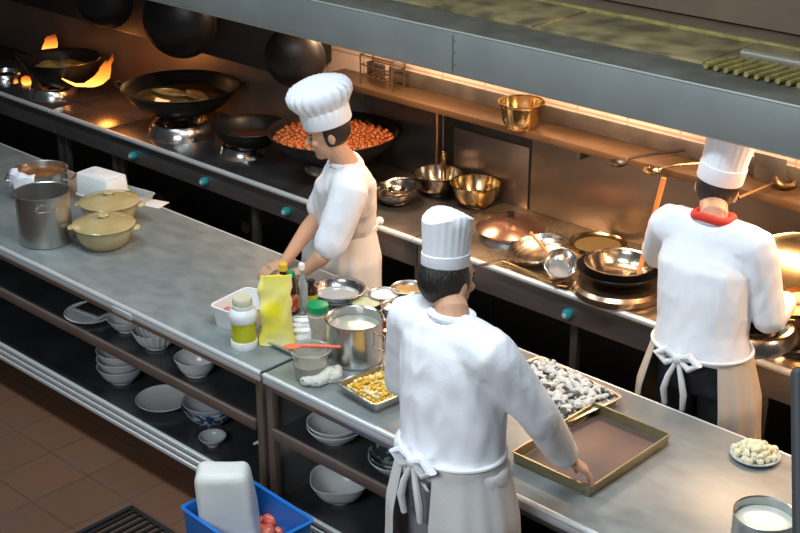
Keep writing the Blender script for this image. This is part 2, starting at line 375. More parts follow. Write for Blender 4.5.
claypot('yellowish lidded clay pot standing behind its twin, near the white container', 111, 229, 58)
claypot('yellowish lidded clay pot at the front of the pair beside the tall stock pot', 105.5, 253, 60)
# ---------------------------------------------------------------- centre group: white bin, jar, bag, bottles, sieve pots
t = thing('plastic_bin', 'white rectangular plastic bin with red food behind the white-lidded jar', 'bin', at(246, 322, ZT), .12)
binbase = t.location.copy()
obj('bin_body', tray_bm(.19, .24, .10, flare=.012, r=.03, rim=.006), WHITEP, t)
def blob(name, m, r, seed, sq=(1, 1, .7), rough=.35):
    bm = B(); bmesh.ops.create_icosphere(bm, subdivisions=2, radius=r)
    for v in bm.verts:
        v.co *= 1+rough*noise.noise(v.co/r*1.3+V((seed*3.1, seed, 0))); v.co = V((v.co.x*sq[0], v.co.y*sq[1], v.co.z*sq[2]))
    me = bpy.data.meshes.new(name); bm.to_mesh(me); bm.free(); me.materials.append(m); me.polygons.foreach_set('use_smooth', [True]*len(me.polygons)); return me
def place(me, name, loc, label, cat, group, rot=None, sc=1):
    o = bpy.data.objects.new(name, me); C.objects.link(o); o.location = loc; o.rotation_euler = rot or (random.uniform(-.5, .5), random.uniform(-.5, .5), random.uniform(0, 6.3)); o.scale = (sc,)*3
    return tag(o, label, cat, group)
CHILI = mat('red_chilli', (.5, .05, .03), .35, col2=(.6, .16, .1), vs=40)
rm = blob('red_pepper_piece', CHILI, .022, 1)
for i in range(11): place(rm, 'red_pepper_piece', binbase+V((-.02+random.uniform(-.065, .05), random.uniform(-.09, .09), .025+.018*(i % 2))), 'piece of red food lying in the white plastic bin', 'vegetable', 'red pieces in the white bin')
# jar with oil
c, r = basez(244.5, 352, 27, ZT); h = rimz(c, 244, 298)-ZT
t = thing('sauce_jar', 'round jar of yellow-green oil with broad white neck and a white foot', 'jar', c)
obj('jar_body', lathe(B(), [(0, .034), (r*.92, .034), (r*.92, h*.55), (0, h*.55)], 32), OILG, t, label='yellow-green filled glass body')
obj('jar_foot', lathe(B(), [(0, 0), (r*.96, 0), (r, .006), (r, .032), (r*.95, .036), (0, .036)], 32), WHITEP, t)
obj('jar_collar', lathe(B(), [(0, h*.53), (r*.98, h*.53), (r*1.06, h*.57), (r*1.08, h*.66), (r*1.0, h*.74), (r*.78, h*.79), (r*.78, h*.86), (0, h*.86)], 32), WHITEP, t)
obj('jar_lid', lathe(B(), [(0, h*.84), (r*.70, h*.84), (r*.74, h*.87), (r*.74, h*.97), (r*.68, h), (r*.5, h+.001), (0, h+.001)], 32), mat('cream_lid', (.62, .6, .42), .35), t, label='cream ridged lid')
# steel tray the bag, bottles and jars stand on
a = at(275, 350, ZT); b = at(258, 338, ZT); tp = V((b.x+.17, a.y+.175, ZT))
t = thing('steel_tray', 'shallow steel tray under the yellow bag and bottles', 'tray', tp, 0)
obj('tray_body', tray_bm(.33, .34, .022, flare=.004, r=.02, rim=.006), BRUSH, t)
ZS = ZT+.004
# yellow bag
def bagmesh(w, d, h, seed, lean=0):
    bm = B(); n = 28; rings = []
    for k in range(19):
        u = k/18; ww = w*(1-.10*math.sin(u*PI)+.10*(1-u)+.06*math.sin(u*9+seed)); dd = d*(math.sin(min(1, (1-u)*1.5+.04)*PI/2))*.95+.004
        rings.append([])
        for i in range(n):
            a = 2*PI*i/n; ca, sa = math.cos(a), math.sin(a)
            x = ww/2*math.copysign(abs(ca)**.7, ca); y = dd/2*math.copysign(abs(sa)**.8, sa)
            nz = noise.noise(V((x*22, y*22+seed, u*7)))*.012*(.4+u)
            rings[-1].append(bm.verts.new((x+nz+lean*u*u, y+nz, h*u+(.012*noise.noise(V((x*30, 0, 5))) if u == 1 else 0))))
    for p, q in zip(rings, rings[1:]):
        for i in range(n): bm.faces.new((p[i], p[(i+1) % n], q[(i+1) % n], q[i]))
    bm.faces.new(rings[0][::-1]); bm.faces.new(rings[-1]); return bm
c = at(277, 342, ZS); w = 33*mpp(c); h = ay(275, 276, c.y).z-ZS
rzc = math.atan2(RX.y, RX.x)
o = obj('seasoning_bag', bagmesh(w, .085, h, 2.), YELLOW, None, loc=c, rot=(0, 0, rzc)); tag(o, 'bright yellow plastic bag standing upright beside the oil jar', 'bag')
def bottle(label, px, pyb, wpx, pyt, body, cap, lab=None, neck=.45, name='sauce_bottle', zz=None, capf=.12):
    z = zz if zz is not None else ZS
    c, r = basez(px, pyb, wpx, z); h = ay(px, pyt, c.y).z-z
    t = thing(name, label, 'bottle', c)
    hb = h*(1-capf); sh = hb*(.62 if neck < .7 else .86)
    obj('bottle_body', lathe(B(), [(0, 0), (r*.9, 0), (r, .006), (r, sh), (r*.85, sh+(hb-sh)*.35), (r*neck, sh+(hb-sh)*.7), (r*neck, hb), (0, hb)], 28), body, t)
    obj('cap', lathe(B(), [(0, hb), (r*neck*1.12, hb), (r*neck*1.15, h-.003), (r*neck, h), (0, h)], 24), cap, t)
    if lab: obj('bottle_label', lathe(B(), [(r*1.0, sh*.15), (r*1.02, sh*.15), (r*1.02, sh*.9), (r*1.0, sh*.9)], 28), lab, t)
    return t
bottle('sauce bottle with yellow cap rising behind the yellow bag', 285, 322, 13, 264, DARKL, YELP, None, .6)
bottle('dark sauce bottle with green cap and red label right of the yellow bag', 292, 315, 14, 272, DARKL, GREENP, REDL, .55)
bottle('tall clear glass bottle between the green-capped and lime-labelled bottles', 303, 314, 11, 264, GLASS, WHITEP, None, .5)
bottle('dark bottle with a lime-yellow label left of the steel basin', 312, 309, 13, 280, DARKL, BLACK, YGL, .5)
bottle('squat jar of grey-brown pepper with a green screw lid', 318.5, 341, 22, 304, POWD, GREENP, None, .86, 'spice_jar', capf=.2)
# white scoop bin behind jar (tissue-like white block)
o = obj('paper_packet', bagmesh(.09, .05, .10, 4.), WHITEP, None, loc=at(303, 338, ZS), rot=(0, 0, rzc)); tag(o, 'small crumpled white packet between the yellow bag and the green-lidded jar', 'packet')
# clear tub with orange spoon
c, r = basez(311, 386, 36, ZT); h = rimz(c, 311, 349)-ZT
t = thing('plastic_tub', 'clear round tub with a wide rim in front of the medium stock pot', 'tub', c)
obj('tub_body', lathe(B(), potprof(r*1.02, h, rim=.012, rb=r*.86), 36), mat('frosted_tub', (.8, .82, .78), .12, 0, trans=.8), t)
obj('sauce_fill', lathe(B(), [(0, .008), (r*.82, .008), (r*.9, h*.5), (0, h*.5)], 32), mat('tan_sauce', (.42, .38, .3), .4), t)
bm = B(); d = RX.normalized(); q = V((c.x, c.y, ZT+h+.012))
tube(bm, [q-d*.05+V((0, 0, .0)), q+d*.02, q+d*.12-V((0, 0, .004))], [.006, .0075, .006], 10); vs = ellips(bm, q-d*.07+V((0, 0, -.002)), .034, .022, .007, Matrix.Rotation(rzc, 3, 'Z'))
tag(obj('spoon', bm, ORANGEP), 'orange-red plastic spoon resting across the rim of the clear tub', 'spoon')
# crumpled cloth in front
bm = B(); limb(bm, [at(305, 381, ZT+.02), at(318, 381, ZT+.022), at(330, 374, ZT+.028)], [.016, .02, .028]); limb(bm, [at(326, 378, ZT+.02), at(336, 376, ZT+.022), at(336, 370, ZT+.022)], [.02, .024, .02])
o = obj('cloth', bm, mat('spotted_cloth', (.66, .68, .6), .85, col2=(.12, .14, .12), vs=55, ramp=(.62, .66), bump=.2)); tag(o, 'crumpled white cloth with dark specks lying in front of the clear tub', 'cloth'); bake(o, [('REMESH', dict(mode='VOXEL', voxel_size=.005))]); wrinkle(o, .006, 40, stretch=(1, 1, 1))
# medium stock pot and bowls
t, c, r, h = pot('stock_pot', 'medium steel stock pot with a bail handle beside the green-lidded jar', 355, 371, 56, 318, ZT, POLISH, 'pot', fill=mat('clear_soup', (.36, .38, .33), .15), fh=.8, handles=[('bail', cang+.95, .62)])
pot('mixing_bowl', 'large bright steel basin behind the bottles', 338, 307, 52, 288, ZT, POLISH, 'bowl', rb=.7, curve=.4, rim=.01, fill=mat('basin_water', (.4, .42, .42), .1), fh=.45)
pot('seasoning_bowl', 'round steel bowl heaped with white seasoning, farthest of the white-filled pair', 384, 306, 29, 293, ZT, BRUSH, 'bowl', rb=.75, curve=.3, fill=SALT, fh=.85)
pot('seasoning_bowl', 'steel bowl of pale green paste behind the medium stock pot', 366, 313, 30, 301, ZT, BRUSH, 'bowl', rb=.75, curve=.3, fill=PASTE, fh=.88)
pot('seasoning_bowl', 'steel bowl half full of white powder near the front cook\'s shoulder', 397, 318, 30, 305, ZT, BRUSH, 'bowl', rb=.75, curve=.3, fill=SALT, fh=.6)
pot('seasoning_bowl', 'steel bowl of ochre sauce beside the front cook\'s head', 408.5, 302, 33, 287, ZT, BRUSH, 'bowl', rb=.75, curve=.3, fill=OCHRE, fh=.7)
pot('seasoning_bowl', 'empty steel bowl between ochre sauce bowl and the front cook', 421, 312, 28, 297, ZT, BRUSH, 'bowl', rb=.75, curve=.3)
pot('seasoning_bowl', 'dark reddish steel bowl half hidden by the front cook\'s arm', 401, 333, 28, 320, ZT, BRUSH, 'bowl', rb=.75, curve=.3, fill=mat('red_oil', (.16, .04, .02), .15), fh=.75)
pot('sauce_pot', 'small copper-brown sauce pot with side loop right of the medium stock pot', 386, 343, 26, 326, ZT, COPPOT, 'pot', handles=[('bail', cang+1.2, .6)])
tag(obj('cover_plate', lathe(B(), [(0, 0), (.075, 0), (.085, .006), (.08, .012), (.03, .016), (0, .016)], 32), BRUSH, None, loc=at(377, 315, ZT)), 'flat steel lid lying between paste bowl and medium stock pot', 'lid')
# tray of yellow dice
def quad_tray(name, label, pts, z, h, m, rim, r=.02, flare=.01, inm=None, cat='tray'):
    P = [at(x, y, z) for x, y in pts]   # left, front(bottom), right, back corners at rim height z
    c = sum(P, V())/4; u = ((P[1]-P[0])+(P[2]-P[3]))/2; v = ((P[3]-P[0])+(P[2]-P[1]))/2
    rz = math.atan2(u.y, u.x); w = u.length; d = v.length
    t = thing(name, label, cat, (c.x, c.y, z-h), rz)
    obj('tray_body', tray_bm(w-2*rim, d-2*rim, h, r=r, rim=rim, flare=flare), m, t)
    return t, w, d, rz
t, w, d, rz = quad_tray('food_tray', 'small steel tray filled with yellow diced food left of the front cook', [(338, 384), (379, 408), (419, 384), (379, 362)], ZT+.045, .045, BRUSH, .008)
YC = [mat('yellow_cube_%s' % k, cc, .4) for k, cc in (('deep', (.72, .42, .03)), ('pale', (.8, .62, .2)), ('light', (.82, .72, .42)))]
cubes = []
for k in range(3):
    bm = B(); box(bm, (0, 0, 0), (.014, .014, .012), .003); me = bpy.data.meshes.new('diced_piece'); bm.to_mesh(me); bm.free(); me.materials.append(YC[k]); cubes.append(me)
M = t.matrix_world.copy(); T = Matrix.Translation(t.location) @ Matrix.Rotation(rz, 4, 'Z')
k = 0
nx, ny = 11, 11
for lay, (z, sh) in enumerate(((.030, 0), (.0425, .5))):
    for i in range(nx-lay*1):
        for j in range(ny-lay*1):
            x = (-.5+(i+.5+sh*.9)/nx)*(w-.06); y = (-.5+(j+.5+sh*.9)/ny)*(d-.06)
            if lay and random.random() < .25: continue
            place(cubes[random.choice((0, 0, 1, 1, 2))], 'diced_piece', T @ V((x+random.uniform(-.003, .003), y+random.uniform(-.003, .003), z+random.uniform(-.002, .003))), 'small yellow diced cube in the steel tray beside the front cook', 'diced food', 'yellow dice in the steel tray')
bm = B(); box(bm, (0, 0, .014), (w-.05, d-.05, .018), .004); obj('juice', bm, YC[0], t)
# tray of sliced mushrooms
t, w, d, rz = quad_tray('food_tray', 'large shallow steel tray heaped with pale sliced mushrooms', [(482, 380), (561, 420), (630, 400), (540, 354)], ZT+.035, .035, BRUSH, .01)
T = Matrix.Translation(t.location) @ Matrix.Rotation(rz, 4, 'Z')
MUSH = [mat('mushroom_%s' % n, c1, .5, col2=c2, vs=35, ramp=rp) for n, c1, c2, rp in (('pale', (.74, .74, .68), (.12, .12, .11), (.55, .62)), ('white', (.8, .8, .74), (.45, .45, .4), (.5, .65)), ('grey', (.05, .05, .05), (.6, .6, .55), (.52, .6)))]
mm = []
for k in range(6):
    bm = B()
    # sliced cap: curved disc with a stem stub
    lathe(bm, [(0, .010), (.010, .0095), (.019, .005), (.023, -.003), (.020, -.009), (.010, -.008), (0, -.007)], 14, wob=lambda a, z, k=k: 1+.22*math.sin(a*2+k)+.1*math.sin(a*3+k*2))
    if k % 2: tube(bm, [(0, 0, 0), (.004, .002, -.012), (.006, .003, -.02)], [.006, .005, .006], 8)
    me = bpy.data.meshes.new('mushroom_slice'); bmesh.ops.recalc_face_normals(bm, faces=bm.faces); bm.to_mesh(me); bm.free(); me.materials.append(MUSH[(0, 1, 1, 2, 0, 1)[k]]); me.polygons.foreach_set('use_smooth', [True]*len(me.polygons)); mm.append(me)
nx, ny = 13, 12
for lay in range(2):
    for i in range(nx):
        for j in range(ny):
            if lay and random.random() < .12: continue
            x = (-.5+(i+.5)/nx)*(w-.04)+random.uniform(-.008, .008); y = (-.5+(j+.5)/ny)*(d-.04)+random.uniform(-.008, .008)
            if lay: x *= .94; y *= .94
            hh = .022+lay*.018+.012*lay*math.cos(x/w*PI)*math.cos(y/d*PI)
            place(mm[random.choice((0, 1, 2, 3, 4, 5))], 'mushroom_slice', T @ V((x, y, hh)), 'pale sliced mushroom in the heaped steel tray', 'mushroom', 'mushroom slices in the steel tray', rot=(random.uniform(-.7, .7), random.uniform(-.7, .7), random.uniform(0, 6.3)), sc=random.uniform(.6, 1.1))
# baking tray
t, w, d, rz = quad_tray('baking_tray', 'empty rectangular brown baking tray with tinned walls on the worktop', [(507, 450), (584, 484), (678, 437), (598, 403)], ZT+.045, .045, TRAYOUT, .004, r=.006, flare=.003)
bm = B(); box(bm, (0, 0, .0055), (w-.03, d-.03, .003), .001); obj('tray_base', bm, RUST, t, label='brown stained base')
# plate of garlic
c = at(755, 457, ZT)
t = thing('plate', 'round plate with dark rim under the garlic heap', 'plate', c)
rp = 25*mpp(c)
obj('plate_body', lathe(B(), [(0, 0), (rp*.6, 0), (rp*.7, .003), (rp, .014), (rp*.99, .017), (rp*.68, .007), (0, .006)], 40), PORCG, t)
GAR = mat('peeled_garlic', (.72, .68, .42), .4, col2=(.78, .76, .6), vs=30)
gm = [blob('garlic_clove', GAR, .0165, k, (1, .8, .8), .5) for k in range(4)]
for lay, (n, rr) in enumerate(((26, rp*.86), (20, rp*.62), (12, rp*.38))):
    for i in range(n):
        a = i*2.399; q = rr*math.sqrt((i+.5)/n)
        place(gm[i % 4], 'garlic_clove', c+V((q*math.cos(a), q*math.sin(a), .018+.013*lay+.002*random.random())), 'peeled garlic clove in the heap on the round plate', 'garlic', 'garlic cloves on the plate')
# pot with milky soup at the lower right
pot('stock_pot', 'steel pot of milky liquid at the lower right corner of the worktop', 761, 566, 62, 511, ZT, BRUSH, 'pot', fill=MILK, fh=.78, rim=.003)
# ---------------------------------------------------------------- crockery under the tables
def bowl(label, px, pyb, wpx, z, m, hf=.42, rb=.5, group=None, name='serving_bowl', sq=False, curve=.45, tilt=None):
    c, r = basez(px, pyb, wpx*rb, z); r = wpx/2*mpp(c); h = r*2*hf*.5
    c = V((c.x, max(c.y, YF+.02+r), c.z))
    wob = (lambda a, z: 1+.05*math.cos(4*a)*(z > .01)) if sq else None
    o = obj(name, lathe(B(), potprof(r, h, t=.004, rim=.004, rb=rb*r, curve=curve), 40, wob=wob), m, None, loc=c)
    if tilt: o.rotation_euler = tilt
    return tag(o, label, 'bowl' if hf > .2 else 'plate', group), c, r, h
ZM, ZL = .574, .238
bowl('shallow white plate at the bottom of the stack under the left table', 90, 322, 52, ZM, PORC, .16, .6, name='serving_plate')
c0 = at(88, 312, ZM+.03); c0.y = max(c0.y, YF+.16)
t = thing('serving_dish', 'dark square slab dish with pale edge lying on the white plate', 'dish', (c0.x, c0.y, ZM+.022), .1)
bm = B(); box(bm, (0, 0, .006), (.19, .13, .012), .004); obj('dish_rim', bm, PORCG, t); bm = B(); box(bm, (0, 0, .013), (.165, .105, .003), .001); obj('dish_surface', bm, DARKST, t)
bowl('white bowl between the plate stack and the ribbed bowl on the middle shelf', 127, 334, 36, ZM, PORC, .8, .5)
# ribbed bowl
c, r = basez(157, 351, 24, ZM); r = 23*mpp(c); c.y = max(c.y, YF+.02+r)
o = obj('ribbed_bowl', lathe(B(), potprof(r, r*.85, t=.004, rim=.003, rb=.55*r, curve=.45), 72, wob=lambda a, z: 1+.03*math.cos(24*a)*(z > .008)), PORC, None, loc=c); tag(o, 'white bowl with vertical ribs under the left worktop edge', 'bowl')
bowl('deep white bowl with wide turned rim, nearest the table legs on the middle shelf', 197, 379, 42, ZM, PORC, .9, .6)
(o, c, r, h) = bowl('white bowl at the bottom of the stack of three on the lower shelf', 122, 386, 46, ZL, PORC, .8, .5, group=None)
for k, lab in ((1, 'white bowl in the middle of the stack of three on the lower shelf'), (2, 'white bowl topmost in the stack of three on the lower shelf')):
    o2 = o.copy(); C.objects.link(o2); o2.location = (c.x+.004*k, c.y, c.z+.045*k); o2['label'] = lab
bowl('wide white oval plate in front of the blue patterned bowl', 164, 412, 54, ZL, PORC, .28, .6, name='serving_plate')
BLUEPAT = mat('blue_pattern_porcelain', (.55, .6, .66), .15, 0, col2=(.03, .08, .2), vs=38, ramp=(.48, .52))
(o, c, r, h) = bowl('blue and white patterned bowl at the bottom of a nested pair', 211, 428, 56, ZL, BLUEPAT, .75, .5)
o2 = o.copy(); o2.data = o.data.copy(); o2.data.materials[0] = PORCG; C.objects.link(o2); o2.location = (c.x, c.y, c.z+.022); o2['label'] = 'pale grey bowl nested inside the blue patterned bowl'; o2.scale = (.95, .95, .95)
(o, c, r, h) = bowl('small grey patterned bowl on the lower shelf beside the table legs', 213, 448, 26, ZL, PORCG, .8, .5)
p = at(247, 478, ZL); p.x = -3.93; p.y = YF+.11
bm = B(); tube(bm, [p+V((.0, 0, .0)), p+V((0, 0, .13)), p+V((-.02, 0, .15)), p+V((-.045, 0, .13))], .007, 8); tag(obj('ladle_hook', bm, WHITEP), 'white hooked handle standing at the end of the lower shelf', 'handle')
(o, c, r, h) = bowl('grey-white bowl underneath its twin on the right middle shelf', 335, 447, 56, ZM, PORC, .6, .5)
o2 = o.copy(); C.objects.link(o2); o2.location = (c.x, c.y, c.z+.02); o2['label'] = 'grey-white bowl stacked on its twin on the right middle shelf'
(o, c, r, h) = bowl('pale dish with dark patterned inside beside the front cook', 397, 478, 56, ZM, PORCG, .6, .5)
o2 = o.copy(); o2.data = o.data.copy(); o2.data.materials[0] = mat('green_pattern_porcelain', (.34, .4, .38), .15, 0, col2=(.04, .07, .07), vs=30, ramp=(.45, .5)); C.objects.link(o2); o2.location = (c.x, c.y, c.z+.02); o2['label'] = 'dark green patterned bowl nested in a pale dish beside the front cook'
bowl('square-cornered white bowl alone on the right lower shelf', 340, 506, 60, ZL, PORC, .85, .4, sq=True)
# ---------------------------------------------------------------- blue crate with foam bag
P0, P1, P2 = at(177, 503, .42), at(245, 477, .42), at(313, 520, .42)
u = P2-P1; v = P1-P0
w = u.length; d = v.length; rz = math.atan2(u.y, u.x)
un = u.normalized(); vn = V((-un.y, un.x, 0)); cen = (P1+P2)/2-vn*d/2; cen.z = 0
t = thing('storage_crate', 'blue plastic crate on the floor in front of the tables', 'crate', cen, rz)
CRZ = .11
bm = tray_bm(w, d, .31, t=.006, rim=.010, r=.02, flare=.012); obj('crate_body', bm, BLUEP, t, loc=(0, 0, CRZ))
bm = B(); box(bm, (0, 0, CRZ/2), (w-.06, d-.06, CRZ), .01); tag(obj('pallet', bm, BLACK, None, loc=cen, rot=(0, 0, rz)), 'low black plinth under the blue crate', 'plinth')
for sx in (-1, 1):
    bm = B(); box(bm, (sx*(w/2+.004), 0, CRZ+.25), (.008, .14, .03), .003); obj('grip', bm, BLUEP, t)
fb = at(222, 533, .20); fb = V((cen.x, cen.y, 0))+vn*(-.015)-un*.072; fb.z = CRZ+.012
bm = B(); box(bm, (0, 0, .19), (.235, .15, .38), .035, seg=4); bmesh.ops.subdivide_edges(bm, edges=bm.edges[:], cuts=2, use_grid_fill=True)
for q in bm.verts:
    q.co += V((noise.noise(q.co*9), noise.noise(q.co*9+V((5, 0, 0))), 0))*.014
    q.co.x *= 1-.10*(q.co.z/.38); q.co.y *= 1-.08*(q.co.z/.38); q.co.x -= .03*q.co.z/.38; q.co.z *= 1.26
tag(obj('foam_bag', bm, FOAM, None, loc=fb, rot=(0, 0, rzc)), 'tall white bag standing upright inside the blue crate', 'bag')
TOM = mat('red_tomato_flesh', (.62, .07, .035), .3, col2=(.7, .2, .12), vs=20)
tm = blob('red_vegetable', TOM, .034, 3, (1, 1, .8), .4)
for i in range(12):
    q = at(262, 524, .30)+un*(-.045+.05*(i % 3))+vn*(-.06+.05*(i//3)); q.z = .27+(.03 if i % 2 else 0)
    place(tm, 'red_vegetable', q, 'lump of red vegetable lying in the blue crate beside the white bag', 'vegetable', 'red vegetables in the blue crate')
# ---------------------------------------------------------------- stoves
SF, SB, ZSV = 4.715, 5.438, .80
def stove(x0, x1, label, topm, knobs=(), bigtop=True, gap=.004):
    x0 += gap; x1 -= gap
    t = thing('wok_range', label, 'stove', ((x0+x1)/2, (SF+SB)/2, 0)); w = x1-x0; d = SB-SF
    obj('hob_top', boxb((-w/2, -d/2+.02, ZSV-.02), (w/2, d/2, ZSV), .003), topm, t)
    bm = B(); tube(bm, [(-w/2, -d/2+.012, ZSV-.014), (w/2, -d/2+.012, ZSV-.014)], .016, 14); obj('rolled_front_edge', bm, EDGE, t)
    fp = obj('front_panel', boxb((-w/2, -d/2+.03, ZSV-.17), (w/2, -d/2+.05, ZSV-.02), .004), FASC, t)
    obj('lower_back_panel', boxb((-w/2, d/2-.06, .02), (w/2, d/2-.03, ZSV-.03)), BLACK, t)
    n = 3 if w > 1.2 else 2
    for k in range(n):
        x = -w/2+.03+(w-.06)*k/(n-1)
        obj('leg', boxb((x-.02, -d/2+.07, 0), (x+.02, -d/2+.11, ZSV-.17), .004), DARKST, t)
    obj('drip_rail', boxb((-w/2, -d/2+.10, .30), (w/2, -d/2+.13, .34), .004), DARKST, t)
    for x in knobs:
        kb = obj('knob', (lambda bm: lathe(bm, [(0, -.012), (.022, -.012), (.026, 0), (.026, .016), (.02, .026), (0, .027)], 20))(B()), mat('teal_knob', (.02, .28, .30), .35), t, rot=(PI/2, 0, 0), loc=(x-t.location.x, -d/2+.02, ZSV-.115), label='teal control knob')
        obj('knob_face', lathe(B(), [(0, .027), (.013, .027), (.011, .033), (0, .034)], 16), PORCG, kb)
    return t
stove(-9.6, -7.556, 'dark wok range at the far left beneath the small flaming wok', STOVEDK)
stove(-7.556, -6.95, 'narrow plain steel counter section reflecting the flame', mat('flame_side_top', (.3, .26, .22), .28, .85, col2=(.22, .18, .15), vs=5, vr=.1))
kx = [ay(px, py, SF+.02).x for px, py in ((134, 160), (205, 187), (287, 215))]
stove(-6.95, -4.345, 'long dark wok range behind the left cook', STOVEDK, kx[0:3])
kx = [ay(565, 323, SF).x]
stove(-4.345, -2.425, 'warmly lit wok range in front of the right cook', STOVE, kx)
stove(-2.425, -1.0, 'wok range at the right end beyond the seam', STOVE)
# pipes under the stoves
for px, py, lab in ((160, 198, 'small round valve under the long dark wok range, left one'), (245, 228, 'small round valve under the long dark wok range near the left cook')):
    p = ay(px, py, SF+.18); bm = B(); tube(bm, [p, p+V((0, .12, 0))], .035, 16); tube(bm, [p+V((0, .06, -.05)), V((p.x, p.y+.06, .0))], .012, 8); tag(obj('gas_valve', bm, DARKST), lab, 'valve')
# burner
def burner(label, px, py, wpx, m=POLISH, z=ZSV, hh=.06):
    c = at(px, py, z); r = wpx/2*mpp(c); t = thing('wok_burner', label, 'burner', c)
    obj('ring_base', lathe(B(), [(r*.55, 0), (r*1.02, 0), (r, hh*.25), (r*.93, hh*.8), (r*.85, hh), (r*.75, hh), (r*.62, hh*.5), (r*.55, 0)], 48), m, t)
    obj('flame_ring', lathe(B(), [(r*.25, 0), (r*.5, 0), (r*.5, hh*.6), (r*.45, hh*.7), (r*.25, hh*.6), (r*.25, 0)], 32), IRON, t)
    return c, r, t
def wokmesh(r, h, t=.003):
    P = []
    n = 12
    for k in range(n+1):
        a = (k/n)*1.2; P.append((r*math.sin(a)/math.sin(1.2), h*(1-math.cos(a))/(1-math.cos(1.2))))
    Q = [(max(0, x-t), z+t) for x, z in P]; Q[0] = (0, t)
    return P+[(r+.004, h+.002), (r+.002, h+.006)]+Q[::-1]
def wok(label, c, r, h, m=IRON, rot=None, handles=(0, PI), name='wok'):
    t = thing(name, label, 'wok', c)
    if rot: t.rotation_euler = rot
    obj('pan_body', lathe(B(), wokmesh(r, h), 56), m, t)
    for a in handles:
        bm = B(); d = V((math.cos(a), math.sin(a), 0)); s = V((-d.y, d.x, 0))
        tube(bm, [d*r*.98+s*.045+V((0, 0, h-.01)), d*(r+.02)+s*.04+V((0, 0, h+.015)), d*(r+.035)+V((0, 0, h+.025)), d*(r+.02)-s*.04+V((0, 0, h+.015)), d*r*.98-s*.045+V((0, 0, h-.01))], .006, 8); obj('handle', bm, m, t)
    return t
def disc_fill(name, r, z, m, parent, amp=.006, lab=None):
    bm = lathe(B(), [(0, z-.02), (r*.85, z-.02), (r, z), (r*.8, z+.004), (r*.5, z+.006), (r*.25, z+.008), (0, z+.008)], 40)
    for v in bm.verts:
        if v.co.z > z-.001: v.co.z += amp*noise.noise(v.co*30)
    return obj(name, bm, m, parent, label=lab)
# wok with stew behind the left cook
c, r, _ = burner('polished burner ring under the black wok of dark oil', 243, 154, 46)
c1 = V((c.x, c.y, ZSV+.062)); wk = wok('black wok of dark oil seated on the burner left of the left cook', at(250, 126, 1.0)-V((0, 0, .135)), .215, .135); disc_fill('dark_oil', .15, .07, DARKL, wk, 0)
c, r, _ = burner('polished burner ring under the large frying wok', 181, 134, 64, hh=.085)
wk = wok('large black wok with golden fish frying on the second burner', at(180, 86, 1.09)-V((0, 0, .19)), 58*mpp(c), .19, handles=(rzc, rzc+PI)); bw = wk
disc_fill('hot_oil', 47*mpp(c), .12, mat('frying_oil', (.09, .045, .012), .12), wk, 0)
FISH = mat('golden_fish', (.42, .26, .06), .4, col2=(.2, .1, .03), vs=18)
for k, (dx, dy, rr, lab) in enumerate(((-.06, -.02, .3, 'golden fried fish at the left in the large wok'), (.10, .05, -.2, 'golden fried fish at the right in the large wok'))):
    bm = B(); loft(bm, [(V((-.15+.3*u, 0, 0)), V((0, .004+.045*math.sin(PI*min(1, u*1.05)), 0)), V((0, 0, .003+.02*math.sin(PI*min(1, u*1.05))))) for u in [i/10 for i in range(10)]]+[(V((.15, 0, 0)), V((0, .035, 0)), V((0, 0, .003)))], 16)
    tag(obj('fried_fish', bm, FISH, None, loc=wk.location+V((dx, dy, .14)), rot=(0, 0, rr)), lab, 'fish')
# far-left flaming wok
c, r, _ = burner('far left burner ring beneath the flaming wok', 54, 95, 50, hh=.07)
wk = wok('black wok with food over the flames at the far left', at(60, 58, 1.07)-V((0, 0, .19)), 38*mpp(c), .19, handles=(rzc, rzc+PI)); disc_fill('fried_food', .18, .13, mat('olive_food', (.18, .12, .03), .5, col2=(.3, .2, .05), vs=20), wk, .02)
c, r, _ = burner('bright small burner ring at the left photo edge', 6, 80, 36)
# stew wok
cs = at(333, 150, ZSV); c, r, _ = burner('burner hidden beneath the wok of red stew', 331, 168, 56)
rw = .362; hz = ay(333, 128, c.y+.0).z
wk = wok('wide wok of red-brown stewed pieces behind the left cook', at(333, 131, 1.08)-V((0, 0, .19)), rw, .19, handles=())
hw = .19
disc_fill('red_sauce', rw*.93, hw*.80, mat('red_sauce', (.30, .07, .015), .25, col2=(.45, .13, .03), vs=25), wk, .006)
STW = mat('stew_piece', (.15, .035, .008), .45, col2=(.28, .09, .022), vs=30)
sm = [blob('stew_piece', STW, .017, k, (1, .8, .7), .5) for k in range(4)]
for i in range(210):
    a = i*2.399; q = rw*.88*math.sqrt((i+.5)/210)
    place(sm[i % 4], 'stew_piece', wk.location+V((q*math.cos(a), q*math.sin(a), hw*.80+.008+.006*random.random())), 'glossy red-brown piece of stew in the wide wok behind the left cook', 'food', 'stew pieces in the wide wok')
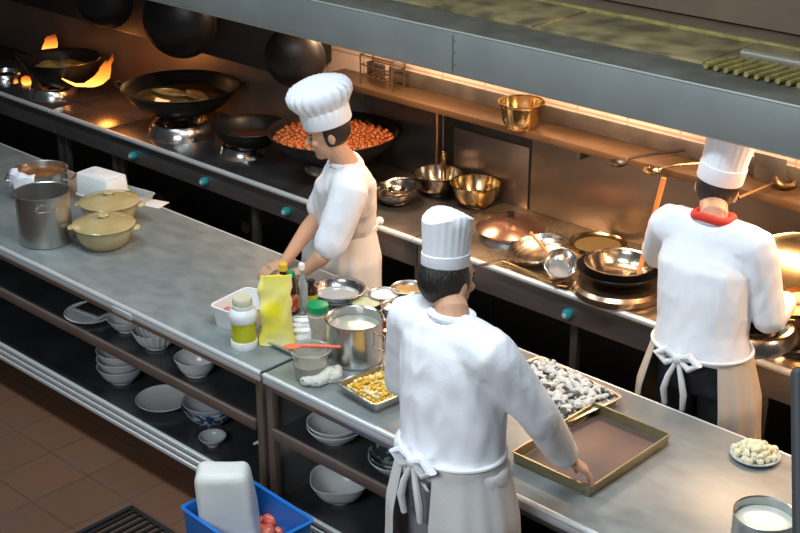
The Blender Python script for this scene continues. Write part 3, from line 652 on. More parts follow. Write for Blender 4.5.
# flames
def flame(label, base, tip, r, bend, seedv):
    base = V(base); tip = V(tip); bm = B(); n = 12; P = []; R = []
    for k in range(n+1):
        u = k/n; p = base.lerp(tip, u)+V(bend)*math.sin(u*PI)+V((noise.noise(V((u*4, seedv, 0))), 0, noise.noise(V((u*4, seedv, 3)))))*.02*u
        P.append(p-base); R.append(r*(math.sin(PI*min(1, .18+u*.82))**.8)*(1-.35*u)+.003)
    if bend[0]:
        R = [r*(.12+.9*math.sin(PI*min(1, max(0, (k/n-.12)/.88)))**1.2)*(1-.25*k/n) for k in range(n+1)]; R[-1] = .002
        tube(bm, P, R, 16)
        tube(bm, [V((-.16, .0, .012)), V((-.08, 0, .004)), V((0, 0, .0)), P[2]], [.003, .007, .010, .012], 8)
        tube(bm, [P[5]+V((.01, 0, 0)), P[7]+V((.035, 0, .01)), P[9]+V((.03, 0, .03)), P[10]+V((.05, 0, .05))], [.02, .026, .014, .002], 10)
        tube(bm, [P[6], P[8]-V((.035, 0, -.02)), P[10]-V((.03, 0, -.02))], [.02, .015, .002], 10)
    else:
        tube(bm, P, R, 16); q = [p*.75+V((r*.8, 0, .02)) for p in P]; tube(bm, q, [x*.5 for x in R], 12)
    for v in bm.verts: v.co += V((noise.noise(v.co*14+V((seedv, 0, 0))), noise.noise(v.co*14+V((0, seedv, 4))), 0))*r*.35
    return tag(obj('flame', bm, FIRE, None, loc=base), label, 'flame')
fb0 = ay(76, 85, 4.82); flame('large bright orange flame curling up right of the far left wok', fb0, ay(112, 53, 4.84), .042, (.05, 0, -.055), 1.)
flame('small dull flame rising behind the far left wok', ay(47, 52, 5.2), ay(55, 34, 5.25), .05, (0, 0, 0), 2.)
flame('small round flame beneath the left side of the far left wok', ay(26, 84, 4.95), ay(26, 76, 4.95), .035, (0, 0, 0), 3.)
# ---------------------------------------------------------------- hanging woks with rail
zr = ay(290, 30, 5.1).z
bm = boxb((-1.8, -.2, 0), (1.8, .2, .62), .01); tag(obj('shade_box', bm, BLACK, None, loc=(-7.45, 5.235, 1.325)), 'black box added to keep the wall dark behind the hanging woks', 'shade box')  # added box: darkens this stretch of wall and blocks the hood lamps
t = thing('hanging_rail', 'dark rail under the hood that the black woks hang from', 'rail', (-6.9, 4.87, 1.70))
bm = B(); tube(bm, [(-2.4, 0, 0), (1.6, 0, 0)], .012, 10); obj('rail_bar', bm, IRON, t)
for x in (-2.2, -.3, 1.4):
    bm = B(); tube(bm, [(x, 0, 0), (x, 0, .22)], .006, 8); obj('hanger', bm, IRON, t)
for px, py, wp, lab in ((292, 61, 62, 'round black wok hanging closest to the left cook\'s hat'), (175, 25, 76, 'black wok hanging above the large frying wok'), (100, 2, 60, 'black wok hanging farthest left under the hood')):
    p = ay(px, py, 4.76); r = wp/2*mpp(p); w_ = wok(lab, V((p.x, p.y+.0, p.z)), r, r*.42, rot=(PI/2+.0, 0, 0), handles=(-PI/2,), name='hanging_wok')
    w_.rotation_euler = (-PI/2, 0, .62); w_.location = (p.x, p.y, p.z)
    for ch in w_.children: pass
# ---------------------------------------------------------------- backsplash panels, shelf
def panel(x0, x1, z0, z1, y, m, label):
    o = obj('backsplash_panel', boxb((x0, y, z0), (x1, y+.006, z1), .002), m); return tag(o, label, 'panel')
panel(-9.4, -5.52, .80, 1.20, 5.428, mat('brown_panel', (.13, .09, .065), .45, .2, col2=(.18, .125, .09), vs=3), 'brownish wall panel behind the large frying wok')
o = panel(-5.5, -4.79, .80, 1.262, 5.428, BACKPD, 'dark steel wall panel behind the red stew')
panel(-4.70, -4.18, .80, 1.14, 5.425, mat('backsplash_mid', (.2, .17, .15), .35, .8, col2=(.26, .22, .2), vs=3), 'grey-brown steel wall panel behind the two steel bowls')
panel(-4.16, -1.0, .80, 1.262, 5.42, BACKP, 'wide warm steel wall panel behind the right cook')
o = obj('black_gap_sheet', boxb((-4.78, 5.432, .80), (-4.16, 5.438, 1.262)), BLACK); tag(o, 'flat black sheet painted as a shaded gap beneath the shelf', 'panel')  # flat black sheet stands in for the shade in the gap
p = ay(437, 140, 5.40); bm = B(); tube(bm, [(p.x, 5.40, .80), (p.x, 5.40, 1.255)], .010, 10); tag(obj('copper_pipe', bm, mat('copper', (.5, .25, .12), .3, .9)), 'thin copper pipe rising between dark and grey panels', 'pipe')
p = ay(443, 158, 5.39); bm = B(); tube(bm, [(p.x+.01, 5.385, .80), (p.x+.01, 5.385, .98)], .018, 12); ellips(bm, (p.x+.01, 5.385, .99), .02, .02, .02); tag(obj('brass_pipe', bm, BRASSY), 'short thick brass pipe beside the copper pipe', 'pipe')
t = thing('wall_shelf', 'long oily brown shelf along the wall above the wok range', 'shelf', (-3.3, 5.33, 1.29))
obj('shelf_board', boxb((-2.25, -.11, -.018), (2.2, .105, .018), .004), COPPERY, t)
for x0, x1 in ((-2.05, -1.92), (-1.88, -1.00), (-.96, .85), (.90, 2.15)):
    obj('back_panel', boxb((x0, .085, .018), (x1, .10, .100), .003), UPST, t)
for x in (-2.0, -.5, 1.0, 2.1):
    obj('bracket', boxb((x-.01, .0, -.10), (x+.01, .10, -.018)), DARKST, t)
ZSH = 1.308
t, c, r, h = pot('brass_bowl', 'golden steel bowl standing on the wall shelf under the hood', 521, 132, 46, 101, ZSH, BRASSY, 'bowl', rb=.66, curve=.5, rim=.004)
t.location.y = min(t.location.y, 5.33)
# wire rack and utensils on the shelf
t = thing('wire_rack', 'small rusty wire rack standing at the left end of the shelf', 'rack', (ay(380, 95, 5.3).x, 5.32, ZSH))
bm = B()
for x in (-.12, .12):
    for y in (-.05, .05): tube(bm, [(x, y, 0), (x, y, .17)], .005, 8)
for z in (.05, .11, .165): tube(bm, [(-.12, -.05, z), (.12, -.05, z), (.12, .05, z), (-.12, .05, z)], .004, 8, close=True)
for k in range(5): tube(bm, [(-.08+.04*k, -.05, .05), (-.08+.04*k, .05, .05)], .003, 6)
obj('wire_frame', bm, mat('rusty_wire', (.10, .06, .03), .5, .6), t)
def ladle(label, cup, tip, r, m=DARKST, name='ladle', depth=.5, parent=None):
    cup = V(cup); tip = V(tip); t = thing(name, label, 'ladle', cup)
    obj('ladle_cup', lathe(B(), [(0, -r*depth), (r*.5, -r*depth*.86), (r*.86, -r*depth*.45), (r, 0), (r*.96, .002), (r*.8, -r*depth*.4), (r*.45, -r*depth*.8), (0, -r*depth*.94)], 28), m, t)
    d = tip-cup; s = V((d.x, d.y, 0)).normalized()
    bm = B(); tube(bm, [s*r*.95, s*r*1.3+V((0, 0, .01)), d*.5+V((0, 0, .008)), d], [.005, .006, .006, .009], 8); obj('ladle_handle', bm, m, t)
    return t
ladle('dark iron ladle lying along the shelf left of the right cook\'s hat', at(618, 162, ZSH+.03), at(684, 150, ZSH+.05), .045, IRON)
ladle('second thin ladle lying in front of the dark iron one on the shelf', at(652, 170, ZSH+.028), at(700, 163, ZSH+.05), .042, BRASSY)
ladle('brassy ladle on the shelf right of the right cook\'s hat', at(784, 182, ZSH+.032), at(738, 198, ZSH+.03), .055, BRASSY)
# dark plate-like scoop leaning right of hat
bm = B(); box(bm, (0, 0, .07), (.16, .006, .14), .003); tag(obj('scraper', bm, DARKST, None, loc=(ay(770, 180, 5.36).x, 5.36, ZSH), rot=(.15, 0, 0)), 'dark triangular scraper blade standing on the shelf by the right cook\'s hat', 'scraper')
# ---------------------------------------------------------------- vessels on the lit range
pot('mixing_bowl', 'deep steel bowl left of the brassy one beside the copper pipe', 438, 198, 48, 172, ZSV, BOWLST, 'bowl', rb=.6, curve=.5)
pot('mixing_bowl', 'deep brassy steel bowl in front of the grey panel', 475.5, 210, 50, 182, ZSV, BRASSY, 'bowl', rb=.6, curve=.5)
t, c, r, h = pot('basin', 'shallow steel basin tilted towards the left cook', 399, 208, 48, 191, ZSV, BOWLST, 'basin', rb=.6, curve=.5, h=.08)
t.location.z += .012; t.rotation_euler = (.12, -.1, 0)
ladle('steel ladle with its handle towards the left cook, resting in the basin', c+V((0, -.02, .085)), ay(372, 197, c.y-.1)+V((0, 0, .02)), .05, BOWLST)
# copper lid over burner
c, r, _ = burner('burner ring under the reddish dome lid', 510, 238, 62, DARKST, hh=.045)
o = thing('dome_cover', 'low reddish dome lid lying over a burner behind the front cook\'s hat', 'lid', (c.x, c.y, ZSV+.047))
obj('lid_dome', lathe(B(), [(0, 0), (r*1.1, 0), (r*1.12, .01), (r*.95, .028), (r*.6, .055), (r*.2, .066), (0, .067)], 48), mat('copper_lid', (.36, .19, .13), .22, .9, col2=(.5, .3, .22), vs=4), o)
obj('lid_knob', lathe(B(), [(0, .065), (.02, .065), (.015, .08), (.024, .09), (0, .095)], 20), IRON, o)
# colander
c, r = basez(541, 268, 36, ZSV); r = 31*mpp(c)
t = thing('colander', 'shallow pierced steel colander left of the wok ring', 'colander', c+V((0, 0, .004))); t.rotation_euler = (.18, -.12, 0)
COL = bpy.data.materials.new('pierced_steel'); COL.use_nodes = True
nt = COL.node_tree; bs = nt.nodes['Principled BSDF']; bs.inputs['Metallic'].default_value = 1; bs.inputs['Roughness'].default_value = .25
vt = nt.nodes.new('ShaderNodeTexVoronoi'); vt.inputs['Scale'].default_value = 75; vt.inputs['Randomness'].default_value = .1; tc = nt.nodes.new('ShaderNodeTexCoord'); nt.links.new(tc.outputs['Object'], vt.inputs['Vector'])
rp_ = nt.nodes.new('ShaderNodeValToRGB'); rp_.color_ramp.elements[0].position = .3; rp_.color_ramp.elements[1].position = .36; rp_.color_ramp.elements[0].color = (.06, .05, .04, 1); rp_.color_ramp.elements[1].color = (.66, .6, .5, 1)
nt.links.new(vt.outputs['Distance'], rp_.inputs[0]); nt.links.new(rp_.outputs[0], bs.inputs['Base Color'])
obj('colander_bowl', lathe(B(), wokmesh(r, r*.42, .002), 48), COL, t)
bm = B(); tube(bm, [(-r*.5, -r*.85, r*.40), (-r*.8, -r*1.2, r*.42), (-r*1.3, -r*1.5, r*.36)], .006, 8); obj('colander_handle', bm, BRASSY, t)
# small saucepan tipped towards the camera
p = at(556, 275, ZSV); r = 15.5*mpp(p)
t = thing('saucepan', 'small steel cup ladle tipped on its side in front of the colander', 'pan', p+V((.03, -.02, r*.62))); t.rotation_euler = Matrix.Rotation(.75, 3, RX).to_euler()
obj('pan_body', lathe(B(), potprof(r, .075, rb=r*.85, curve=.3), 36), POLISH, t)
bm = B(); q0 = V((0, r*.98, .05)); tube(bm, [(-r*.9, 0, .05), (-r*1.6, .01, .06), (-r*2.8, .02, .075)], [.006, .007, .009], 8); obj('pan_handle', bm, WOOD, t)
bm = B(); a = at(503, 262, ZSV+.02); b = at(560, 284, ZSV+.02); tube(bm, [a, (a+b)/2, b], .008, 8); box(bm, b, (.08, .05, .004), .001, ('Z', .3)); tag(obj('spatula', bm, BRASSY), 'brassy long-handled spatula lying at the front edge of the lit range', 'spatula')
# shallow tray/recess burner behind
c = at(598, 246, ZSV); t = thing('wok_burner', 'shallow empty brass-coloured burner recess beside the wall behind the colander', 'burner', c); r = 29*mpp(c)
obj('recess_ring', lathe(B(), [(r*.2, .002), (r*.8, .002), (r*.9, .012), (r*.95, .02), (r*1.0, .02), (r*1.03, .0), (r*.2, .0)], 40), BRASSY, t)
obj('recess_base', lathe(B(), [(0, .0), (r*.8, .0), (r*.8, .004), (0, .004)], 40), mat('ochre_steel', (.36, .27, .12), .35, .7), t)
# wok ring with wok and inner bowl
c = at(618, 292, ZSV); R1 = 46*mpp(c)
t = thing('wok_burner', 'massive round burner drum carrying the dark wok beside the right cook', 'burner', c)
obj('drum', lathe(B(), [(0, 0), (R1*.96, 0), (R1, .01), (R1, .035), (R1*.93, .052), (R1*.7, .058), (0, .058)], 56), mat('drum_steel', (.55, .42, .3), .25, .95, col2=(.4, .28, .18), vs=6), t)
wk = wok('dark shallow wok seated on the burner drum', c+V((0, 0, .059)), R1*.92, .065, handles=()); 
t = thing('mixing_bowl', 'wide steel bowl resting inside the dark shallow wok', 'bowl', c+V((0, 0, .068))); r = 34*mpp(c)
obj('bowl_body', lathe(B(), potprof(r, .085, rb=r*.6, curve=.5, rim=.008), 48), BOWLST, t)
rimc = c+V((0, 0, .15))
# wooden stick
a = c+V((.08, .02, .105)); b = ay(664, 178, 5.1)
# right: flaming wok held by the right cook
c2, r2, _ = burner('rightmost burner ring by the seam under the steel wok', 752, 338, 92, POLISH, hh=.07)
wkr = wok('big steel wok tilted over the fire in front of the right cook', V((c2.x+.10, c2.y+.18, ZSV+.15)), .30, .14, BRASSY, handles=(-PI/2-.3,)); wkr.rotation_euler = (.25, 0, 0)
flame('flame licking out under the tilted steel wok at the right edge', ay(785, 304, 4.95), ay(806, 288, 5.0), .05, (0, 0, 0), 5.)
c, r = at(797, 352, ZSV), .1
t = thing('wok_burner', 'flat coiled burner on the rightmost range section', 'burner', c); r = 17*mpp(c)
for k in (.55, .8, 1.0): obj('coil', (lambda bm, k=k: tube(bm, [(r*k*math.cos(i*PI/12), r*k*math.sin(i*PI/12), .008) for i in range(24)], .007, 8, close=True))(B()), IRON, t)
# ---------------------------------------------------------------- range hood
HX0, HX1, HY, HZ0, HZ1 = -10.2, -.9, 4.50, 1.773, 1.966
t = thing('range_hood', 'long grey steel extractor hood over the wok ranges', 'hood', (-4, 5.0, HZ0)); lx0, lx1 = HX0+4, HX1+4
obj('front_fascia', boxb((lx0, HY-5.0, 0), (lx1, HY-5.0+.012, HZ1-HZ0), .002), HOODF, t)
bm = B(); sx = ay(453, 45, HY).x+4; box(bm, (sx, HY-5.0-.001, .09), (.004, .003, .17)); obj('fascia_seam', bm, DARKST, t)
for zz in (.04, .10, .15):
    bm = B(); ellips(bm, (sx+.012, HY-5.002, zz), .004, .003, .004); obj('rivet', bm, DARKST, t)
obj('bottom_lip', boxb((lx0, HY-5.0, -.006), (lx1, HY-5.0+.045, 0), .002), mat('lip_steel', (.34, .27, .19), .4, .5), t)
obj('top_edge_bead', boxb((lx0, HY-5.0-.003, HZ1-HZ0-.004), (lx1, HY-5.0+.006, HZ1-HZ0+.003), .002), mat('bead_grey', (.5, .52, .5), .4, .4), t)
obj('top_border', boxb((lx0, HY-5.0+.006, HZ1-HZ0-.010), (lx1, 4.765-5.0, HZ1-HZ0-.001), .002), HOODS, t)
xs = [lx0, 1.5-4.9, 0-1.1, 0.15, 1.35, lx1]
xs = [lx0]+[at(px, py, HZ1).x+4 for px, py in ((420, 12), (545, 25), (715, 60))]+[lx1]
for i, (x0, x1) in enumerate(zip(xs, xs[1:])):
    obj('top_panel', boxb((x0+.006, 4.772-5.0, HZ1-HZ0-.012), (x1-.006, 5.18-5.0, HZ1-HZ0+.008+.004*(i % 2)), .004), GREASE, t, label='greasy yellow-brown top panel')
obj('grease_bead', boxb((lx0, 5.19-5.0, HZ1-HZ0-.01), (lx1, 5.215-5.0, HZ1-HZ0+.02), .008), GREASE2, t)
obj('rear_top', boxb((lx0, 5.22-5.0, HZ1-HZ0-.012), (lx1, 5.435-5.0, HZ1-HZ0+.01), .003), BROWNW, t)
# corrugated part on the greasy top at right
bm = B(); q = at(768, 75, HZ1)
for k in range(12): tube(bm, [(q.x+4-.22+.045*k, q.y-5.0-.10, HZ1-HZ0+.014), (q.x+4-.20+.045*k, q.y-5.0+.10, HZ1-HZ0+.014)], .012, 8)
obj('corrugated_strip', bm, GREASE2, t)
bm = B(); q = at(792, 61, HZ1+.03); tube(bm, [(q.x+4-.22, q.y-5.0, .215), (q.x+4+.5, q.y-5.0+.01, .215)], .022, 12); obj('top_pipe', bm, mat('greyish_pipe', (.3, .28, .22), .3, .5), t)
for x in (-4.8, -3.6, -2.4, -1.5):
    l = obj('lamp', boxb((x+4-.16, -.12, .125), (x+4+.16, -.02, .15), .004), LAMP, t, label='warm glowing hood lamp')
    li = bpy.data.lights.new('hood_lamp_light', 'AREA'); li.shape = 'RECTANGLE'; li.size = .5; li.size_y = .12; li.energy = 20; li.color = (1, .63, .38)
    lo = bpy.data.objects.new('hood_lamp_light', li); C.objects.link(lo); lo.location = (x, 4.93, 1.885); lo.rotation_euler = (.12, 0, 0)
# ---------------------------------------------------------------- people
def hand(bm, wrist, d, n, s, curl=.5, sc=1., thumbside=1):
    """wrist, finger direction d, palm-facing normal n, side vector s (towards thumb)"""
    d = d.normalized(); n = (n-d*n.dot(d)).normalized(); s = d.cross(n).normalized()*thumbside
    L = .085*sc
    loft(bm, [(wrist-d*.01, s*.026*sc, n*.02*sc), (wrist+d*.02*sc, s*.032*sc, n*.019*sc), (wrist+d*.06*sc, s*.041*sc, n*.017*sc), (wrist+d*L, s*.040*sc, n*.014*sc)], 16)
    for i, (o, ln) in enumerate(((.030, .070), (.010, .079), (-.010, .073), (-.029, .058))):
        p = wrist+d*(L-.012)+s*o*sc; pts = [p]; a = .12
        for sg, w in zip((.46, .30, .24), (.55, 1., .8)):
            a += curl*w; dd = (d*math.cos(a)+n*math.sin(a)+s*o*1.5).normalized(); p = p+dd*(ln*sg+(.008 if sg == .46 else 0))*sc; pts.append(p)
        limb(bm, pts, [.0098*sc, .0092*sc, .0085*sc, .0072*sc], 10)
    p = wrist+d*.025*sc+s*.026*sc; q = p+(d*.6+s*.75+n*.25).normalized()*.034*sc; e = q+(d*.9+s*.2+n*(.3+curl*.5)).normalized()*.030*sc; f = e+(d*.8+n*(.4+curl*.7)-s*.1).normalized()*.024*sc
    limb(bm, [p, q, e, f], [.015*sc, .012*sc, .010*sc, .008*sc], 10)
def chef(label, J, hatkind, sleeve, apron, trouser, scarf=None, seed=0.):
    """J: joints dict in world metres"""
    Fw = J['fwd'].normalized(); Rt = Fw.cross(V((0, 0, 1))).normalized()      # facing, right-hand side
    pel, ch, nk, hd = J['pelvis'], J['chest'], J['neck'], J['head']
    up = (ch-pel).normalized(); cf = (Fw-up*Fw.dot(up)).normalized()
    hu = J.get('head_up', (hd-nk)).normalized(); hf = J['head_fwd']; hf = (hf-hu*hf.dot(hu)).normalized(); hr = hf.cross(hu).normalized()
    SL, SR = J['shL'], J['shR']
    base = V((pel.x, pel.y, 0))
    bm = B()
    sm_ = (SL+SR)/2
    loft(bm, [(pel-up*.09, Rt*.15, cf*.10), (pel, Rt*.165, cf*.115), (pel+up*.12, Rt*.14, cf*.10), (ch-up*.08, Rt*.150, cf*.112), (ch+up*.04, Rt*.158, cf*.11), (sm_-up*.03, Rt*.15, cf*.085), (nk-hu*.02+(sm_-nk)*.3, Rt*.085, cf*.065)], 28)
    limb(bm, [nk-hu*.05, nk+hu*.01, hd-hu*.05], [.066, .056, .056])
    for S, E, W in ((SL, J['elL'], J['wrL']), (SR, J['elR'], J['wrR'])):
        limb(bm, [S, E, W], [.055, .041, .027]); limb(bm, [E+(W-E)*.05, E+(W-E)*.35, W], [.038, .043, .027]); limb(bm, [sm_.lerp(S, .3), S], [.075, .058])
    for k, s in (('L', -1), ('R', 1)):
        hip = pel+Rt*s*.09-up*.05; kn, an = J['kn'+k], J['an'+k]
        limb(bm, [hip, kn, an], [.088, .056, .037]); limb(bm, [kn, kn.lerp(an, .35), an], [.054, .056, .036]); limb(bm, [an-V((0, 0, .03)), an+Fw*.10-V((0, 0, .055)), an+Fw*.16-V((0, 0, .058))], [.036, .032, .024])
    m3 = Matrix((hr, hf, hu)).transposed()
    # head: skull, face, jaw
    ellips(bm, hd+hu*.025, .076, .095, .098, m3); ellips(bm, hd-hu*.035+hf*.022, .058, .068, .082, m3); ellips(bm, hd-hu*.085+hf*.055, .03, .028, .028, m3)
    limb(bm, [hd+hf*.088+hu*.012, hd+hf*.104-hu*.022], [.008, .013], 10)                       # nose
    ellips(bm, hd+hf*.086-hu*.052, .024, .012, .008, m3)                                         # lips
    ellips(bm, hd+hf*.082+hu*.032, .05, .012, .010, m3)                                          # brow
    for s in (-1, 1): ellips(bm, hd+hr*s*.078-hf*.005-hu*.005, .010, .018, .030, m3); ellips(bm, hd+hf*.07+hr*s*.038-hu*.02, .02, .018, .018, m3)
    hand(bm, J['wrL'], J['hdL'], J['pnL'], None, J.get('curlL', .5), 1., -1 if J.get('flipL') else 1)
    hand(bm, J['wrR'], J['hdR'], J['pnR'], None, J.get('curlR', .5), 1., -1 if J.get('flipR') else 1)
    body = obj('person', bm, SKIN); bake(body, [('REMESH', dict(mode='VOXEL', voxel_size=.0048)), ('SMOOTH', dict(factor=.5, iterations=3))])
    tag(body, label, 'person')
    def cloth(name, bm, m, vox=.009, amp=.006, sc=12, smo=6, lab=None):
        o = obj(name, bm, m, None, label=lab); bake(o, [('REMESH', dict(mode='VOXEL', voxel_size=vox)), ('SMOOTH', dict(factor=.5, iterations=smo))]); wrinkle(o, amp, sc, seed); o.parent = body; return o
    # jacket
    bm = B(); hem = J.get('hem', .10); bl = J.get('bulk', 1.)
    loft(bm, [(pel-up*hem, Rt*.205*bl, cf*.165), (pel, Rt*.20*bl, cf*.16), (pel+up*.12, Rt*.182*bl, cf*.148), (ch-up*.08, Rt*.188*bl, cf*.15), (ch+up*.04, Rt*.192*bl, cf*.145), (sm_-up*.02, Rt*.178*bl, cf*.118), (sm_+up*.025+(nk-sm_)*.3, Rt*.115, cf*.09), (nk-hu*.012, Rt*.068, cf*.066)], 36)
    for S, E, W in ((SL, J['elL'], J['wrL']), (SR, J['elR'], J['wrR'])):
        limb(bm, [sm_.lerp(S, .35), S, S.lerp(E, .5), E], [.09, .083, .072, .062]) if sleeve > 1 else limb(bm, [sm_.lerp(S, .35), S, S.lerp(E, .85)], [.09, .083, .078])
        if sleeve > 1: limb(bm, [E, E.lerp(W, .5), E.lerp(W, sleeve-1)], [.062, .056, .048])
    cloth('jacket', bm, COTTON, .009, .0065, 11, 8)
    bm = B()
    tube(bm, [nk+hu*.0+(Rt*math.cos(a)*.068+cf*math.sin(a)*.066) for a in [i*PI/10 for i in range(20)]], .014 if not scarf else .012, 8, close=True); o = obj('collar', bm, COTTON, body)
    if scarf:
        bm = B()
        pts = [nk+hu*.012+up*.004*math.sin(3*a)+(Rt*math.cos(a)*.074+cf*math.sin(a)*.072) for a in [i*PI/12 for i in range(24)]]
        tube(bm, pts, .017, 10, close=True)
        obj('neck_scarf', bm, scarf, body, label='red neck scarf')
    if False:
        vs = loft(bm, [(nk-cf*.085+hu*.01, Rt*.05, hu*.018), (nk-cf*.10-hu*.02, Rt*.035, hu*.01), (nk-cf*.108-hu*.045, Rt*.008, hu*.004)], 12); obj('neck_scarf', bm, scarf, body, label='red neck scarf')
    # trousers
    bm = B(); loft(bm, [(pel-up*.14, Rt*.158, cf*.112), (pel-up*.03, Rt*.165, cf*.118), (pel+up*.05, Rt*.155, cf*.112)], 28)
    for k, s in (('L', -1), ('R', 1)):
        hip = pel+Rt*s*.092-up*.06; limb(bm, [hip, J['kn'+k], J['an'+k]+V((0, 0, .02))], [.088, .078, .066])
    cloth('trousers', bm, trouser, .011, .006, 9)
    for k in 'LR':
        an = J['an'+k]; bm = B(); loft(bm, [(V((an.x, an.y, .05))-Fw*.06, Rt*.036, V((0, 0, .045))), (V((an.x, an.y, .052)), Rt*.045, V((0, 0, .052))), (V((an.x, an.y, .04))+Fw*.08, Rt*.05, V((0, 0, .04))), (V((an.x, an.y, .03))+Fw*.16, Rt*.045, V((0, 0, .028))), (V((an.x, an.y, .022))+Fw*.20, Rt*.025, V((0, 0, .018)))], 20); obj('shoe', bm, SHOE, body)
    # hair: cap on the back and sides of the skull
    bm = B(); ellips(bm, hd+hu*.022-hf*.012, .085, .100, .098, m3, 32, 24); bm.normal_update()
    kill = [v for v in bm.verts if ((v.co-hd).dot(hf) > .028 and (v.co-hd).dot(hu) < .075) or (v.co-hd).dot(hu) < -.062]
    bmesh.ops.delete(bm, geom=kill, context='VERTS'); o = obj('hair', bm, HAIR, None); bake(o, [('SOLIDIFY', dict(thickness=.014, offset=-1))]); o.parent = body
    # eyes and brows
    for s in (-1, 1):
        bm = B(); ellips(bm, hd+hf*.083+hr*s*.030+hu*.006, .013, .007, .006, m3); e = obj('eye', bm, mat('eye_dark', (.03, .02, .02), .2), body)
        bm = B(); tube(bm, [hd+hf*.090+hr*s*.018+hu*.028, hd+hf*.088+hr*s*.034+hu*.031, hd+hf*.076+hr*s*.050+hu*.026], .0035, 6); obj('eyebrow', bm, HAIR, body)
    # hat
    hb = hd+hu*.045-hf*.012+(J.get('hatoff') or V()); hh = J.get('hat_h', .2); ht = J.get('hat_tilt', V()); 
    bm = B()
    def ring(u): return hb+hu*u+ht*u
    if hatkind == 'puff':
        secs = [(0, .094), (.01, .098), (.075, .098), (.08, .096), (.10, .108), (.13, .124), (.165, .128), (.195, .112), (.212, .07), (.217, .02)]
        k = hh/.217
    else:
        hrr = J.get('hat_r', 1.)
        secs = [(0, .094), (.006, .097), (.07, .098), (.072, .094), (.12, .095), (.17, .099), (.205, .101), (.212, .094), (.208, .05), (.206, .01)]; k = hh/.212
    seg = 96; rings = []
    for u, r in secs:
        pl = .0 if u < .078 else (.035 if hatkind == 'puff' else .02)
        rings.append([bm.verts.new(ring(u*k)+hr*(r*J.get('hat_r', 1.)*.92*(1+pl*math.cos(a*22)))*math.cos(a)+hf*(r*J.get('hat_r', 1.)*1.06*(1+pl*math.cos(a*22)))*math.sin(a)+(hu*.012*math.cos(2*a+.6)*(u/.21)**3 if hatkind != 'puff' else hu*.01*math.cos(a)*(u/.21)**2)) for a in [2*PI*i/seg for i in range(seg)]])
    for p, q in zip(rings, rings[1:]):
        for i in range(seg): bm.faces.new((p[i], p[(i+1) % seg], q[(i+1) % seg], q[i]))
    bm.faces.new(rings[-1]); bm.faces.new(rings[0][::-1])
    hat = obj('chef_hat', bm, COTTON, body)
    # apron
    if apron:
        am, z0, z1, opn, wd = apron; bm = B(); nA, nZ = 72, 26; g = []
        for j in range(nZ+1):
            u = j/nZ; z = z0+(z1-z0)*u; cc = pel.lerp(V((pel.x, pel.y, z)), 1)
            cc = V((pel.x, pel.y, z))+Fw*(.02*u); row = []
            for i in range(nA+1):
                a = -PI/2+opn+(2*PI-2*opn)*i/nA; fo = 1+(.004+.05*u)*math.sin(a*13+math.sin(a*3+seed)*2+u)
                fr = wd+.05*min(1, u*3)+.02*u+ .02*(u > .5)*(u-.5)
                row.append(bm.verts.new(cc+Rt*math.cos(a)*fr*fo+Fw*math.sin(a)*(fr*.82)*fo))
            g.append(row)
        for j in range(nZ):
            for i in range(nA): bm.faces.new((g[j][i], g[j][i+1], g[j+1][i+1], g[j+1][i]))
        o = obj('apron', bm, am, None); bake(o, [('SOLIDIFY', dict(thickness=.004, offset=0)), ('SUBSURF', dict(levels=1))]); o.parent = body
        # waist tie with bow at the back
        bk = V((pel.x, pel.y, z0-.01)); bm = B()
        tube(bm, [bk+Rt*math.cos(a)*(wd+.006)+Fw*math.sin(a)*(wd*.82+.006) for a in [i*PI/20 for i in range(40)]], .0075, 8, close=True)
        b0 = bk-Fw*(wd*.82+.02)
        for s in ((-1, 1) if J.get('bow', True) else ()):
            tube(bm, [b0, b0+Rt*s*.05+V((0, 0, .025)), b0+Rt*s*.09, b0+Rt*s*.05-V((0, 0, .03)), b0], [.010, .016, .018, .014, .010], 8)
            tube(bm, [b0, b0+Rt*s*.03-V((0, 0, .08))-Fw*.01, b0+Rt*s*.045-V((0, 0, .14))-Fw*.01, b0+Rt*s*.04-V((0, 0, .21))], [.008, .012, .014, .011], 8)
        ellips(bm, b0, .022, .02, .022); obj('apron_tie', bm, COTTON, body)
    return body
X1, Y1 = V((1, 0, 0)), V((0, 1, 0))
# --- front cook: back to camera, reaching right over the baking tray
fwd = V((.10, 1, 0)).normalized(); rt = fwd.cross(V((0, 0, 1)))
hd = ay(446, 268, 3.02); nk = ay(452, 314, 3.06); hd = ay(447, 282, 3.12)
pel = V((ay(452, 450, 2.99).x, 2.99, .95)); ch = pel.lerp(nk, .62)+V((0, .01, 0))
sm0 = nk-V((0, .01, .075)); wR = ay(566, 452, 3.42)
J = dict(fwd=fwd, pelvis=pel, chest=ch, neck=nk, head=hd, head_fwd=V((.05, 1, -.45)), head_up=V((-.04, .10, 1)),
    shL=sm0-rt*.185, shR=sm0+rt*.19, elL=sm0-rt*.25+V((-.0, .02, -.27)), wrL=sm0-rt*.13+V((0, .26, -.33)),
    elR=sm0+rt*.30+V((0, .13, -.22)), wrR=at(566, 458, .955), hdL=V((.1, 1, -.3)), pnL=V((0, -.2, -1)), hdR=V((.55, .6, -.55)), pnR=V((-.1, -.3, -1)), flipL=True,
    knL=V((pel.x, 3.0, .49))-rt*.10, knR=V((pel.x, 3.0, .49))+rt*.10, anL=V((pel.x, 2.94, .09))-rt*.11, anR=V((pel.x, 2.94, .09))+rt*.12, hat_h=.185, hat_r=.84, hem=-.10, bulk=1.06, curlR=.35)
chef('cook in white jacket and tall hat seen from behind, reaching over the baking tray', J, 'tall', 1.9, (COTTON2, 1.09, .38, .35, .188), mat('grey_trousers', (.25, .26, .28), .8), seed=1.)
